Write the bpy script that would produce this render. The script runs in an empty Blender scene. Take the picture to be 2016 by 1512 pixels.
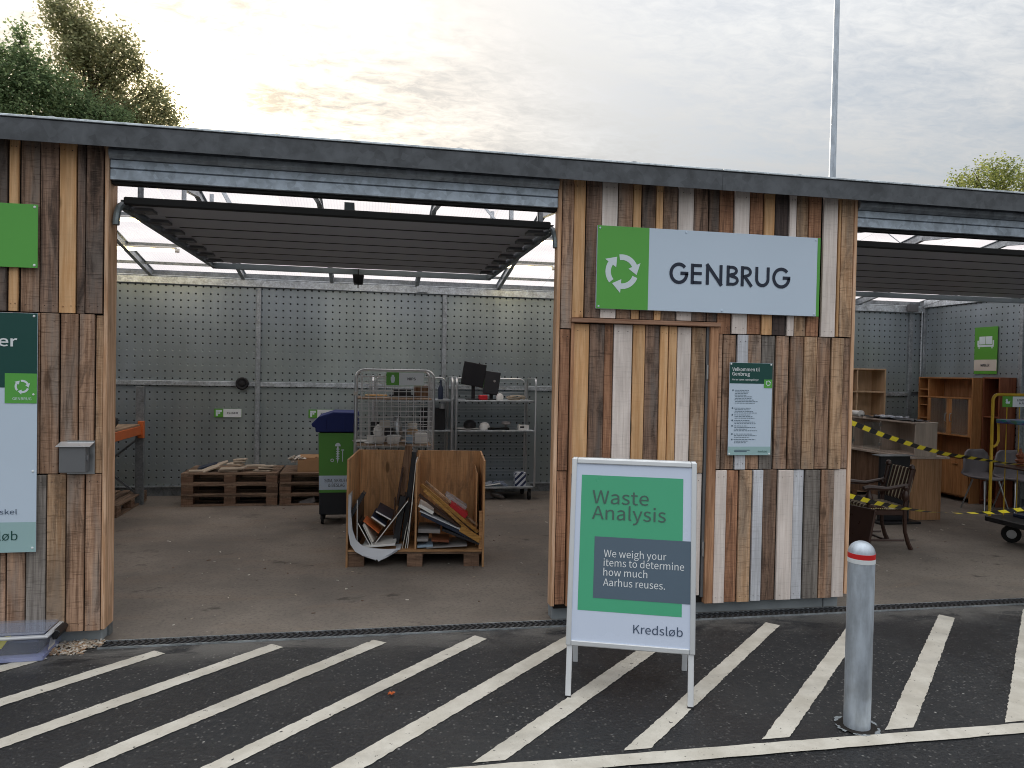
import bpy, bmesh, math, random
from mathutils import Vector, Matrix, Euler
R = math.radians
random.seed(11)
scn = bpy.context.scene
col = scn.collection

# ------------------------------------------------------------------ camera
cd = bpy.data.cameras.new('camera'); cam = bpy.data.objects.new('camera', cd); col.objects.link(cam)
yaw, pit, rol = R(10.97), R(-1.02), R(1.13)
fw = Vector((math.sin(yaw)*math.cos(pit), math.cos(yaw)*math.cos(pit), math.sin(pit)))
rt0 = Vector((math.cos(yaw), -math.sin(yaw), 0)); up0 = rt0.cross(fw)
rt = rt0*math.cos(rol)+up0*math.sin(rol); upv = -rt0*math.sin(rol)+up0*math.cos(rol)
mw = Matrix((rt, upv, -fw)).transposed().to_4x4(); mw.translation = (0, 0, 1.85)
cam.matrix_world = mw
cd.sensor_fit = 'HORIZONTAL'; cd.sensor_width = 36; cd.lens = 1447/2016*36
cd.clip_start = 0.05; cd.clip_end = 3000
scn.camera = cam

# ------------------------------------------------------------------ world: hazy morning sky, thin altocumulus, sun veiled behind it
SUN = Vector((-0.2105, 0.9343, 0.300)).normalized()
w = bpy.data.worlds.new('World'); scn.world = w; w.use_nodes = True
nt = w.node_tree; N = nt.nodes; L = nt.links
for n in list(N): N.remove(n)
def wn(t, **k):
    n = N.new(t)
    for a, b in k.items(): setattr(n, a, b)
    return n
def wm(op, a, b=None, clamp=False):
    n = wn('ShaderNodeMath', operation=op, use_clamp=clamp)
    for i, x in enumerate((a, b)):
        if x is None: continue
        if isinstance(x, (int, float)): n.inputs[i].default_value = x
        else: L.new(x, n.inputs[i])
    return n.outputs[0]
def wmix(f, a, b, mode='MIX'):
    n = wn('ShaderNodeMix', data_type='RGBA', blend_type=mode)
    for i, x in ((0, f), (6, a), (7, b)):
        if isinstance(x, (int, float)): n.inputs[i].default_value = x
        elif isinstance(x, tuple): n.inputs[i].default_value = (*x, 1)
        else: L.new(x, n.inputs[i])
    return n.outputs[2]
out = wn('ShaderNodeOutputWorld'); bg = wn('ShaderNodeBackground'); bg.inputs[1].default_value = 0.1
L.new(bg.outputs[0], out.inputs[0])
tc = wn('ShaderNodeTexCoord')
sky = wn('ShaderNodeTexSky', sky_type='NISHITA', sun_disc=False)
sky.sun_elevation = math.asin(SUN.z); sky.sun_rotation = math.atan2(SUN.x, SUN.y)
sky.air_density = 1.0; sky.dust_density = 2.0
sep = wn('ShaderNodeSeparateXYZ'); L.new(tc.outputs['Generated'], sep.inputs[0])
zc = wm('MAXIMUM', sep.outputs[2], 0.0)
den = wm('ADD', zc, 0.12)
cmb = wn('ShaderNodeCombineXYZ')
L.new(wm('DIVIDE', sep.outputs[0], den), cmb.inputs[0]); L.new(wm('DIVIDE', sep.outputs[1], den), cmb.inputs[1])
mp = wn('ShaderNodeMapping'); L.new(cmb.outputs[0], mp.inputs[0]); mp.inputs['Rotation'].default_value = (0, 0, R(35)); mp.inputs['Scale'].default_value = (1.0, 1.7, 1)
nz = wn('ShaderNodeTexNoise'); nz.inputs['Scale'].default_value = 2.3; nz.inputs['Detail'].default_value = 8; nz.inputs['Roughness'].default_value = 0.62; nz.inputs['Distortion'].default_value = 0.5
L.new(mp.outputs[0], nz.inputs['Vector'])
nz2 = wn('ShaderNodeTexNoise'); nz2.inputs['Scale'].default_value = 15.0; nz2.inputs['Detail'].default_value = 5; nz2.inputs['Roughness'].default_value = 0.65; nz2.inputs['Distortion'].default_value = 0.8
L.new(mp.outputs[0], nz2.inputs['Vector'])
cl = wm('ADD', wm('MULTIPLY', nz.outputs[0], 0.62), wm('MULTIPLY', nz2.outputs[0], 0.38))
rmp = wn('ShaderNodeValToRGB'); L.new(cl, rmp.inputs[0])
rmp.color_ramp.elements[0].position = 0.36; rmp.color_ramp.elements[0].color = (0, 0, 0, 1)
rmp.color_ramp.elements[1].position = 0.60; rmp.color_ramp.elements[1].color = (1, 1, 1, 1)
cover = wm('ADD', wm('MULTIPLY', rmp.outputs[0], 0.46), 0.54)
# cosine to the sun
dp = wn('ShaderNodeVectorMath', operation='DOT_PRODUCT'); L.new(tc.outputs['Generated'], dp.inputs[0]); dp.inputs[1].default_value = SUN
cs = wm('MAXIMUM', dp.outputs['Value'], 0.0)
g1 = wm('POWER', cs, 9.0); g2 = wm('POWER', cs, 170.0); g3 = wm('POWER', cs, 900.0)
# overcast luminance law (brighter towards the zenith), in units of background strength 0.1
lum = wm('ADD', wm('ADD', 1.45, wm('MULTIPLY', zc, 4.5)), wm('MULTIPLY', wm('MULTIPLY', zc, zc), 4.4))
cloudc = wmix(wm('MULTIPLY', wm('POWER', cs, 12.0), 0.8), (0.97, 0.985, 0.995), (0.92, 0.83, 0.70))
vs = wn('ShaderNodeVectorMath', operation='SCALE'); L.new(cloudc, vs.inputs[0]); L.new(lum, vs.inputs['Scale'])
def glow(colr, fac, amp):
    v = wn('ShaderNodeVectorMath', operation='SCALE'); v.inputs[0].default_value = colr
    L.new(wm('MULTIPLY', fac, amp), v.inputs['Scale']); return v.outputs[0]
def vadd(a, b):
    v = wn('ShaderNodeVectorMath', operation='ADD'); L.new(a, v.inputs[0]); L.new(b, v.inputs[1]); return v.outputs[0]
clouds = vadd(vadd(vadd(vs.outputs[0], glow((1.0, 0.74, 0.48), g1, 0.15)), glow((1.0, 0.62, 0.15), g2, 1.3)), glow((1.0, 0.84, 0.45), g3, 14.0))
skyb = vadd(wmix(1.0, sky.outputs[0], (0.52, 0.52, 0.52), 'MULTIPLY'), glow((1.0, 0.88, 0.68), wm('ADD', g1, wm('MULTIPLY', g2, 1.5)), 1.2))
final = wmix(cover, skyb, clouds)
L.new(final, bg.inputs[0])

sl = bpy.data.lights.new('sun', 'SUN'); sl.energy = 1.5; sl.angle = R(10); sl.color = (1.0, 0.86, 0.68)
so = bpy.data.objects.new('sun', sl); col.objects.link(so); so.rotation_euler = SUN.to_track_quat('Z', 'Y').to_euler()
scn.view_settings.view_transform = 'Standard'; scn.view_settings.look = 'None'
scn.view_settings.exposure = 1.2; scn.view_settings.gamma = 1.0; scn.view_settings.use_curve_mapping = False
scn.cycles.use_denoising = True; scn.cycles.filter_width = 1.0
scn.cycles.max_bounces = 7; scn.cycles.transparent_max_bounces = 12

# ------------------------------------------------------------------ geometry helpers
WL = {}
class B:
    def __init__(s, M=None): s.v = []; s.f = []; s.m = []; s.M = M or Matrix.Identity(4)
    def add(s, vs, fs, mi=0):
        o = len(s.v); s.v += [s.M @ Vector(p) for p in vs]
        for f in fs: s.f.append([o+i for i in f]); s.m.append(mi)
    def box(s, lo, hi, mi=0):
        (a, b, c), (d, e, f) = lo, hi
        s.add([(a,b,c),(d,b,c),(d,e,c),(a,e,c),(a,b,f),(d,b,f),(d,e,f),(a,e,f)],
              [(3,2,1,0),(4,5,6,7),(0,1,5,4),(1,2,6,5),(2,3,7,6),(3,0,4,7)], mi)
    def bar(s, p0, p1, wd, th, mi=0, ref=(0, 0, 1)):
        p0 = Vector(p0); p1 = Vector(p1); d = (p1-p0); ln = d.length; d.normalize()
        x = d.cross(Vector(ref)); x = x if x.length > 1e-4 else d.cross(Vector((0, 1, 0))); x.normalize(); y = x.cross(d)
        vs = []
        for q in (p0, p1):
            for a, b in ((-1,-1),(1,-1),(1,1),(-1,1)): vs.append(q+x*(a*wd/2)+y*(b*th/2))
        s.add(vs, [(3,2,1,0),(4,5,6,7),(0,1,5,4),(1,2,6,5),(2,3,7,6),(3,0,4,7)], mi)
    def cyl(s, p0, p1, r0, r1=None, n=12, mi=0, caps=True):
        r1 = r0 if r1 is None else r1; p0 = Vector(p0); p1 = Vector(p1); d = (p1-p0).normalized()
        x = d.orthogonal().normalized(); y = d.cross(x)
        vs = [q+x*(r*math.cos(2*math.pi*i/n))+y*(r*math.sin(2*math.pi*i/n)) for q, r in ((p0, r0), (p1, r1)) for i in range(n)]
        fs = [(i, (i+1) % n, n+(i+1) % n, n+i) for i in range(n)]
        if caps: fs += [tuple(reversed(range(n))), tuple(range(n, 2*n))]
        s.add(vs, fs, mi)
    def tube(s, pts, r, n=8, mi=0):
        pts = [Vector(p) for p in pts]; vs = []; x = None
        for i, p in enumerate(pts):
            d = (pts[min(i+1, len(pts)-1)]-pts[max(i-1, 0)]).normalized()
            if x is None: x = d.orthogonal().normalized()
            x = (x-d*x.dot(d)).normalized(); y = d.cross(x)
            rr = r[i] if isinstance(r, (list, tuple)) else r
            vs += [p+x*(rr*math.cos(2*math.pi*k/n))+y*(rr*math.sin(2*math.pi*k/n)) for k in range(n)]
        fs = [(i*n+k, i*n+(k+1) % n, (i+1)*n+(k+1) % n, (i+1)*n+k) for i in range(len(pts)-1) for k in range(n)]
        fs += [tuple(reversed(range(n))), tuple(range((len(pts)-1)*n, len(pts)*n))]
        s.add(vs, fs, mi)
    def lathe(s, prof, at=(0, 0, 0), n=16, mi=0, axis=None):
        at = Vector(at); ax = Vector(axis or (0, 0, 1)).normalized(); x = ax.orthogonal().normalized(); y = ax.cross(x)
        vs = [at+ax*z+x*(r*math.cos(2*math.pi*k/n))+y*(r*math.sin(2*math.pi*k/n)) for r, z in prof for k in range(n)]
        fs = [(i*n+k, i*n+(k+1) % n, (i+1)*n+(k+1) % n, (i+1)*n+k) for i in range(len(prof)-1) for k in range(n)]
        if prof[0][0] > 1e-4: fs.append(tuple(reversed(range(n))))
        if prof[-1][0] > 1e-4: fs.append(tuple(range((len(prof)-1)*n, len(prof)*n)))
        s.add(vs, fs, mi)
    def prism(s, poly, o, u, v, wv, mi=0):
        o, u, v, wv = map(Vector, (o, u, v, wv)); n = len(poly)
        vs = [o+u*a+v*b for a, b in poly]+[o+u*a+v*b+wv for a, b in poly]
        fs = [tuple(reversed(range(n))), tuple(range(n, 2*n))]+[(i, (i+1) % n, n+(i+1) % n, n+i) for i in range(n)]
        s.add(vs, fs, mi)
    def poly(s, pts, mi=0): s.add(pts, [tuple(range(len(pts)))], mi)
    def build(s, name, mats, parent=None, bevel=0.0, smooth=False, seg=1, fix=True):
        me = bpy.data.meshes.new(name)
        xs = [[p[i] for p in s.v] for i in range(3)]
        c = Vector([(min(a)+max(a))/2 for a in xs])
        me.from_pydata([p-c for p in s.v], [], s.f)
        mats = mats if isinstance(mats, (list, tuple)) else [mats]
        for m in mats: me.materials.append(m)
        me.polygons.foreach_set('material_index', s.m)
        bm = bmesh.new(); bm.from_mesh(me)
        if fix: bmesh.ops.recalc_face_normals(bm, faces=bm.faces)
        if bevel:
            es = [e for e in bm.edges if len(e.link_faces) == 2 and e.calc_face_angle(0) > 0.5]
            bmesh.ops.bevel(bm, geom=es, offset=bevel, segments=seg, affect='EDGES', profile=0.5, clamp_overlap=True)
        bm.to_mesh(me); bm.free()
        if smooth:
            me.polygons.foreach_set('use_smooth', [True]*len(me.polygons))
            try: me.set_sharp_from_angle(angle=R(35))
            except Exception: pass
        return link(name, me, c, parent)
def link(name, me, c, parent):
    o = bpy.data.objects.new(name, me); col.objects.link(o)
    WL[o.name] = Vector(c)
    if parent: o.parent = parent; o.location = Vector(c)-WL[parent.name]
    else: o.location = c
    return o
def tag(o, label=None, cat=None, group=None, kind=None):
    for k, v in (('label', label), ('category', cat), ('group', group), ('kind', kind)):
        if v: o[k] = v
    return o
def thing(name, label, cat, loc, group=None):
    o = bpy.data.objects.new(name, None); col.objects.link(o); o.location = loc; o.empty_display_size = 0.1
    WL[o.name] = Vector(loc); return tag(o, label, cat, group)
def copy_tree(o, parent=None):
    c = o.copy(); col.objects.link(c); WL[c.name] = WL[o.name].copy()
    if parent: c.parent = parent
    for ch in list(o.children): copy_tree(ch, c)
    return c
def place(o, loc, rz=0.0): o.location = loc; o.rotation_euler = (0, 0, rz); return o
def frame(origin, rz=0.0): return Matrix.Translation(Vector(origin)) @ Matrix.Rotation(rz, 4, 'Z')
X, Y, Z = Vector((1,0,0)), Vector((0,1,0)), Vector((0,0,1))

FONT = None
try:
    import os
    _p = os.path.join(bpy.utils.system_resource('DATAFILES', path='fonts'), 'Noto Sans CJK Regular.woff2')
    if os.path.exists(_p): FONT = bpy.data.fonts.load(_p)
except Exception: FONT = None
def glyphs(body, off=0.0):
    cu = bpy.data.curves.new('lettering', 'FONT'); cu.body = body; cu.size = 1.0; cu.offset = off; cu.resolution_u = 3
    if FONT: cu.font = FONT
    ob = bpy.data.objects.new('lettering', cu); me = ob.to_mesh()
    co = [v.co.copy() for v in me.vertices]; fs = [list(p.vertices) for p in me.polygons]
    bpy.data.objects.remove(ob); return co, fs
def _try(f):
    global FONT
    try:
        c = max(p.y for p in glyphs('H')[0]); return c if c > 0.1 else 0.729
    except Exception:
        FONT = None; return max(p.y for p in glyphs('H')[0])
CAP = _try(None)
def text(name, body, o, right, up, wd, cap, m, parent, off=0.0):
    """Lettering as flat print: o = left end of the baseline, wd = total width, cap = height of a capital."""
    co, fs = glyphs(body, off)
    x0 = min(p.x for p in co); x1 = max(p.x for p in co)
    b = B(); sx = wd/(x1-x0); sy = cap/CAP
    o, right, up = Vector(o), Vector(right), Vector(up)
    b.add([o+right*((p.x-x0)*sx)+up*(p.y*sy) for p in co], fs)
    return b.build(name, m, parent, fix=False)

def ribbon(b, pts, wd, o, u, v, mi=0):
    """Flat stroke of width wd along 2-D pts with butt ends."""
    P = [Vector((p[0], p[1])) for p in pts]; l = []; r = []
    for i, p in enumerate(P):
        a = (P[i]-P[i-1]).normalized() if i else (P[1]-P[0]).normalized()
        c = (P[i+1]-P[i]).normalized() if i < len(P)-1 else a
        n1 = Vector((-a.y, a.x)); n2 = Vector((-c.y, c.x)); n = (n1+n2); n = n/max(n.length_squared/2, 0.3) if n.length > 1e-4 else n1
        l.append(p+n*wd/2); r.append(p-n*wd/2)
    vs = [o+u*q.x+v*q.y for q in l]+[o+u*q.x+v*q.y for q in r]; k = len(P)
    b.add(vs, [(i, k+i, k+i+1, i+1) for i in range(k-1)], mi)
def arc(cx, cy, rx, ry, a0, a1, n=18): return [(cx+rx*math.cos(R(a0+(a1-a0)*i/n)), cy+ry*math.sin(R(a0+(a1-a0)*i/n))) for i in range(n+1)]
def arrows(b, o, u, v, rad, wd, mi=0):
    """Three arrows chasing each other clockwise in a ring."""
    for T in (108, -12, 228):
        ribbon(b, arc(0, 0, rad, rad, T+113, T+36, 14), wd, o, u, v, mi)
        hb, tip = R(T+38), R(T+2)
        p = [(math.cos(hb)*(rad-wd*1.25), math.sin(hb)*(rad-wd*1.25)), (math.cos(hb)*(rad+wd*1.25), math.sin(hb)*(rad+wd*1.25)), (math.cos(tip)*rad*1.08, math.sin(tip)*rad*1.08)]
        b.poly([o+u*x+v*y+u.cross(v)*0.0004 for x, y in p], mi)

# ------------------------------------------------------------------ material helpers
class NT:
    def __init__(s, name):
        s.mat = bpy.data.materials.new(name); s.mat.use_nodes = True; s.t = s.mat.node_tree; s.n = s.t.nodes; s.l = s.t.links
        s.bsdf = s.n['Principled BSDF']; s._oc = None
    def new(s, t, **k):
        n = s.n.new(t)
        for a, b in k.items(): setattr(n, a, b)
        return n
    def set(s, sock, x):
        if isinstance(x, (int, float)): sock.default_value = (x, x, x, 1) if sock.type == 'RGBA' else x
        elif isinstance(x, tuple): sock.default_value = (*x, 1) if len(sock.default_value) == 4 and len(x) == 3 else x
        else: s.l.new(x, sock)
    def math(s, op, a, b=None, c=None, clamp=False):
        n = s.new('ShaderNodeMath', operation=op, use_clamp=clamp)
        for i, x in enumerate((a, b, c)):
            if x is not None: s.set(n.inputs[i], x)
        return n.outputs[0]
    def mix(s, f, a, b, mode='MIX'):
        n = s.new('ShaderNodeMix', data_type='RGBA', blend_type=mode)
        s.set(n.inputs[0], f); s.set(n.inputs[6], a); s.set(n.inputs[7], b); return n.outputs[2]
    def ramp(s, f, p0, p1, c0=0.0, c1=1.0):
        n = s.new('ShaderNodeMapRange'); n.interpolation_type = 'SMOOTHSTEP'
        s.set(n.inputs[0], f); n.inputs[1].default_value = p0; n.inputs[2].default_value = p1; n.inputs[3].default_value = c0; n.inputs[4].default_value = c1
        return n.outputs[0]
    def coords(s):
        if s._oc is None:
            tc = s.new('ShaderNodeTexCoord'); oi = s.new('ShaderNodeObjectInfo'); s.rand = oi.outputs['Random']
            v = s.new('ShaderNodeVectorMath', operation='ADD'); s.l.new(tc.outputs['Object'], v.inputs[0])
            c = s.new('ShaderNodeCombineXYZ')
            for i, k in enumerate((71.3, 133.7, 57.1)): s.l.new(s.math('MULTIPLY', s.rand, k), c.inputs[i])
            s.l.new(c.outputs[0], v.inputs[1]); s._oc = v.outputs[0]
        return s._oc
    def world(s):
        g = s.new('ShaderNodeNewGeometry'); return g.outputs['Position']
    def noise(s, scale, detail=4, rough=0.55, vec=None, dist=0.0):
        m = s.new('ShaderNodeMapping'); s.l.new(vec if vec is not None else s.coords(), m.inputs[0])
        m.inputs['Scale'].default_value = scale if isinstance(scale, tuple) else (scale,)*3
        n = s.new('ShaderNodeTexNoise'); n.inputs['Scale'].default_value = 1; n.inputs['Detail'].default_value = detail; n.inputs['Roughness'].default_value = rough; n.inputs['Distortion'].default_value = dist
        s.l.new(m.outputs[0], n.inputs['Vector']); return n.outputs[0]
    def voro(s, scale, vec=None, feature='F1', out='Distance', rnd=1.0):
        m = s.new('ShaderNodeMapping'); s.l.new(vec if vec is not None else s.coords(), m.inputs[0])
        m.inputs['Scale'].default_value = scale if isinstance(scale, tuple) else (scale,)*3
        n = s.new('ShaderNodeTexVoronoi', feature=feature); n.inputs['Scale'].default_value = 1; n.inputs['Randomness'].default_value = rnd
        s.l.new(m.outputs[0], n.inputs['Vector']); return n.outputs[out]
    def bump(s, h, strength=0.3, dist=0.01):
        n = s.new('ShaderNodeBump'); n.inputs['Strength'].default_value = strength; n.inputs['Distance'].default_value = dist
        s.l.new(h, n.inputs['Height']); s.l.new(n.outputs[0], s.bsdf.inputs['Normal'])
    def hsv(s, colr, val, sat=1.0):
        n = s.new('ShaderNodeHueSaturation'); s.set(n.inputs['Color'], colr); s.set(n.inputs['Value'], val); s.set(n.inputs['Saturation'], sat); return n.outputs[0]
    def done(s, colr=None, rough=None, metal=None, spec=None):
        for k, x in (('Base Color', colr), ('Roughness', rough), ('Metallic', metal), ('Specular IOR Level', spec)):
            if x is not None: s.set(s.bsdf.inputs[k], x)
        return s.mat

def plain(name, c, rough=0.6, metal=0.0, var=0.12, scale=6.0, bump=0.0, spec=0.4):
    t = NT(name); n = t.noise(scale, 5)
    v = t.math('ADD', t.math('MULTIPLY', t.math('SUBTRACT', n, 0.5), var*2), t.math('ADD', 1.0, t.math('MULTIPLY', t.math('SUBTRACT', t.rand, 0.5), var)))
    r = t.math('ADD', rough-0.08, t.math('MULTIPLY', n, 0.16))
    if bump: t.bump(t.noise(scale*12, 4), bump, 0.004)
    return t.done(t.hsv(c, v), r, metal, spec)

def wood(name, a, b, stain=0.5, saw=0.5, rnd=0.35, axis='z', knots=0.6, rough=0.75, grey=None):
    """Sawn board: grain along axis, saw marks across it, dark stains, knots; every board differs through its object's random value."""
    t = NT(name)
    def sc(across, along): return {'z': (across, across, along), 'x': (along, across, across), 'y': (across, along, across)}[axis]
    warp = t.noise(sc(9, 1.6), 2)
    g1 = t.noise(sc(46, 1.9), 5, 0.6, dist=0.5)
    g2 = t.noise(sc(150, 5), 3, 0.6)
    grain = t.math('ADD', t.math('MULTIPLY', g1, 0.65), t.math('MULTIPLY', g2, 0.35))
    c = t.mix(t.ramp(grain, 0.38, 0.62), b, a)
    if grey: c = t.mix(t.ramp(t.noise(sc(10, 1.2), 4), 0.42, 0.68), c, grey)
    st = t.ramp(t.noise(sc(11, 2.0), 5, 0.68, dist=0.8), 0.47, 0.68)
    c = t.mix(t.math('MULTIPLY', st, stain), c, t.hsv(b, 0.34, 0.8))
    sm = t.noise(sc(7, 95), 3, 0.7)
    c = t.mix(t.math('MULTIPLY', t.ramp(sm, 0.52, 0.70), saw*0.62), c, t.hsv(b, 0.38))
    sm2 = t.math('MULTIPLY', t.ramp(t.noise(sc(16, 210), 2, 0.6), 0.5, 0.75), saw*0.25)
    c = t.mix(sm2, c, t.hsv(a, 1.35, 0.85))
    kd = t.voro(sc(7.5, 2.6), feature='F1'); kr = t.voro(sc(7.5, 2.6), feature='F1', out='Color')
    ks = t.new('ShaderNodeSeparateColor'); t.l.new(kr, ks.inputs[0])
    kn = t.math('MULTIPLY', t.ramp(kd, 0.20, 0.10), t.math('GREATER_THAN', ks.outputs[0], 0.52))
    c = t.mix(t.math('MULTIPLY', kn, knots), c, t.hsv(b, 0.32))
    big = t.noise(sc(5.0, 1.3), 3)
    ck = t.ramp(t.noise(sc(70, 0.9), 3, 0.6, dist=0.4), 0.655, 0.70); c = t.mix(t.math('MULTIPLY', ck, 0.7*min(1.0, stain*1.3)), c, t.hsv(b, 0.22, 0.8))
    val = t.math('ADD', t.math('ADD', 1.0-0.42-rnd/2, t.math('MULTIPLY', big, 0.84)), t.math('MULTIPLY', t.rand, rnd))
    c = t.hsv(c, val)
    t.bump(t.math('ADD', grain, t.math('MULTIPLY', sm, 0.5*saw)), 0.5, 0.004)
    return t.done(c, rough, 0, 0.25)

def metal_galv(name, base=0.42, rough=0.42, metal=0.75, spangle=1.0, tint=(0.92, 1.0, 1.06)):
    t = NT(name)
    vo = t.voro(55*spangle, out='Color'); s2 = t.new('ShaderNodeSeparateColor'); t.l.new(vo, s2.inputs[0])
    n = t.noise((9, 9, 9), 5, 0.6)
    v = t.math('ADD', t.math('MULTIPLY', s2.outputs[0], 0.40), t.math('MULTIPLY', t.ramp(n, 0.3, 0.7), 0.6))
    c = t.mix(v, tuple(base*0.62*k for k in tint), tuple(base*1.42*k for k in tint))
    return t.done(c, t.math('ADD', rough-0.1, t.math('MULTIPLY', n, 0.22)), metal)

def metal_pole(name, tint=(0.88, 0.98, 1.10)):
    t = NT(name); n = t.ramp(t.noise((16, 16, 3.0), 5, 0.65), 0.3, 0.7); f = t.noise(60, 3, 0.6); d = t.noise((5, 5, 5), 4)
    c = t.mix(t.math('ADD', t.math('MULTIPLY', n, 0.7), t.math('MULTIPLY', f, 0.3)), tuple(0.40*k for k in tint), tuple(0.74*k for k in tint))
    sp = t.new('ShaderNodeSeparateXYZ'); t.l.new(t.world(), sp.inputs[0])
    dirt = t.math('MULTIPLY', t.ramp(sp.outputs[2], 0.42, 0.02), t.ramp(d, 0.40, 0.62)); c = t.mix(t.math('MULTIPLY', dirt, 0.55), c, (0.16, 0.15, 0.14))
    return t.done(c, t.math('ADD', 0.36, t.math('MULTIPLY', n, 0.18)), 0.45)

def pegboard(name, ax):
    """Perforated galvanised sheet: rows of small round holes about 10 cm apart."""
    t = NT(name); pos = t.world(); sp = t.new('ShaderNodeSeparateXYZ'); t.l.new(pos, sp.inputs[0])
    u = t.math('DIVIDE', sp.outputs[ax], 0.0985); v = t.math('DIVIDE', t.math('SUBTRACT', sp.outputs[2], 0.012), 0.0995)
    fu = t.math('SUBTRACT', t.math('FRACT', u), 0.5); fv = t.math('SUBTRACT', t.math('FRACT', v), 0.5)
    d = t.math('SQRT', t.math('ADD', t.math('MULTIPLY', fu, fu), t.math('MULTIPLY', fv, fv)))
    rowr = t.new('ShaderNodeTexWhiteNoise', noise_dimensions='1D'); t.l.new(t.math('FLOOR', v), rowr.inputs['W'])
    hole = t.math('MULTIPLY', t.ramp(d, 0.150, 0.105), t.ramp(rowr.outputs['Value'], 0.10, 0.2, 0.3, 1.0))
    n = t.noise((0.9, 0.9, 1.0), 3, 0.45, pos, 0.8); sp2 = t.noise(70, 3, 0.6, pos)
    refl_streak = t.ramp(t.noise((2.6, 2.6, 0.35), 3, 0.5, pos), 0.3, 0.7); refl_hue = t.ramp(t.noise((0.5, 0.5, 0.7), 2, 0.5, pos), 0.35, 0.65)
    c = t.mix(t.math('ADD', t.math('MULTIPLY', n, 0.6), t.math('MULTIPLY', refl_streak, 0.4)), (0.25, 0.29, 0.30), t.mix(refl_hue, (0.53, 0.60, 0.57), (0.49, 0.57, 0.64)))  # soft blotchy and banded reflections painted into the sheet colour
    c = t.mix(t.math('MULTIPLY', sp2, 0.35), c, (0.29, 0.33, 0.345))
    c = t.mix(hole, c, (0.035, 0.038, 0.04))
    t.bump(hole, 0.5, -0.01)
    return t.done(c, t.mix(hole, t.math('ADD', 0.30, t.math('MULTIPLY', n, 0.12)), 1.0), t.math('MULTIPLY', t.math('SUBTRACT', 1.0, hole), 0.55))

M = {}
M['B'] = wood('weathered_brown_board', (0.50, 0.315, 0.21), (0.24, 0.135, 0.083), 0.8, 1.0, grey=(0.33, 0.26, 0.215))
M['D'] = wood('dark_brown_board', (0.32, 0.205, 0.145), (0.13, 0.078, 0.057), 0.85, 1.0, grey=(0.18, 0.148, 0.13))
M['K'] = wood('blackened_board', (0.11, 0.08, 0.07), (0.055, 0.042, 0.04), 0.5, 0.7)
M['R'] = wood('reddish_brown_board', (0.48, 0.25, 0.145), (0.24, 0.115, 0.066), 0.7, 0.8)
M['T'] = wood('tan_board', (0.64, 0.43, 0.275), (0.38, 0.22, 0.12), 0.7, 1.0, grey=(0.33, 0.245, 0.18))
M['O'] = wood('fresh_pine_board', (0.78, 0.49, 0.265), (0.62, 0.34, 0.155), 0.16, 0.15, 0.28, knots=0.8)
M['W'] = wood('whitewashed_board', (0.83, 0.74, 0.685), (0.70, 0.605, 0.55), 0.12, 0.25, 0.18, knots=0.35)
M['U'] = wood('pale_blue_grey_board', (0.72, 0.735, 0.78), (0.56, 0.565, 0.60), 0.12, 0.35, 0.2, knots=0.4)
M['G'] = wood('silver_grey_board', (0.28, 0.25, 0.225), (0.15, 0.13, 0.115), 0.45, 0.8)
M['trim'] = wood('pine_trim', (0.78, 0.53, 0.36), (0.52, 0.29, 0.16), 0.2, 0.1, 0.2, knots=0.3)
M['jamb'] = wood('larch_jamb', (0.54, 0.30, 0.175), (0.32, 0.16, 0.085), 0.25, 0.15, 0.15, knots=0.2)
M['lintel'] = wood('larch_lintel', (0.42, 0.25, 0.17), (0.27, 0.14, 0.085), 0.2, 0.15, 0.15, 'x', knots=0.2)
M['galv'] = metal_galv('galvanised_steel', 0.40, 0.45, 0.7)
M['galv_beam'] = metal_galv('spangled_galvanised_beam', 0.46, 0.42, 0.6, 0.45, (0.86, 0.98, 1.12))
M['galv_dark'] = metal_galv('dull_galvanised_steel', 0.26, 0.5, 0.6)
M['rail'] = metal_galv('galvanised_rail', 0.62, 0.38, 0.65)
M['fascia'] = metal_galv('dark_grey_fascia_sheet', 0.098, 0.42, 0.15, 0.3, (0.92, 1.0, 1.12))
M['flash'] = metal_galv('grey_flashing', 0.36, 0.4, 0.5, 0.4, (0.9, 1.0, 1.12))
M['peg_x'] = pegboard('perforated_sheet', 0)
M['peg_y'] = pegboard('perforated_side_sheet', 1)
M['concrete'] = plain('plinth_concrete', (0.30, 0.33, 0.35), 0.85, 0, 0.25, 5, 0.3)
M['void'] = plain('dark_backing', (0.02, 0.017, 0.015), 0.9, 0, 0.1)
M['nail'] = plain('rusty_nail', (0.06, 0.04, 0.03), 0.7, 0.2, 0.2)
M['black'] = plain('black_plastic', (0.014, 0.014, 0.016), 0.45, 0, 0.15)
M['rubber'] = plain('black_rubber', (0.012, 0.012, 0.012), 0.75, 0, 0.15)
M['doorpanel'] = plain('dark_grey_door_panel', (0.47, 0.48, 0.53), 0.5, 0, 0.10, 2.0)
M['bracket'] = plain('door_bracket_steel', (0.17, 0.20, 0.21), 0.45, 0.4, 0.15)
M['steel'] = plain('bare_steel', (0.45, 0.46, 0.47), 0.35, 0.9, 0.12, 9)
M['chrome'] = plain('zinc_plated_wire', (0.62, 0.63, 0.64), 0.32, 0.85, 0.12, 9)
M['wire'] = plain('bright_cage_wire', (0.70, 0.71, 0.72), 0.4, 0.25, 0.1)
M['white'] = plain('white_plastic', (0.78, 0.77, 0.74), 0.45, 0, 0.06)
M['ceramic'] = plain('white_ceramic', (0.80, 0.79, 0.76), 0.18, 0, 0.05)
M['offwhite'] = plain('offwhite_card', (0.62, 0.58, 0.52), 0.7, 0, 0.1)
M['alu'] = plain('silver_aluminium', (0.72, 0.74, 0.76), 0.32, 0.55, 0.05, 4)
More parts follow.
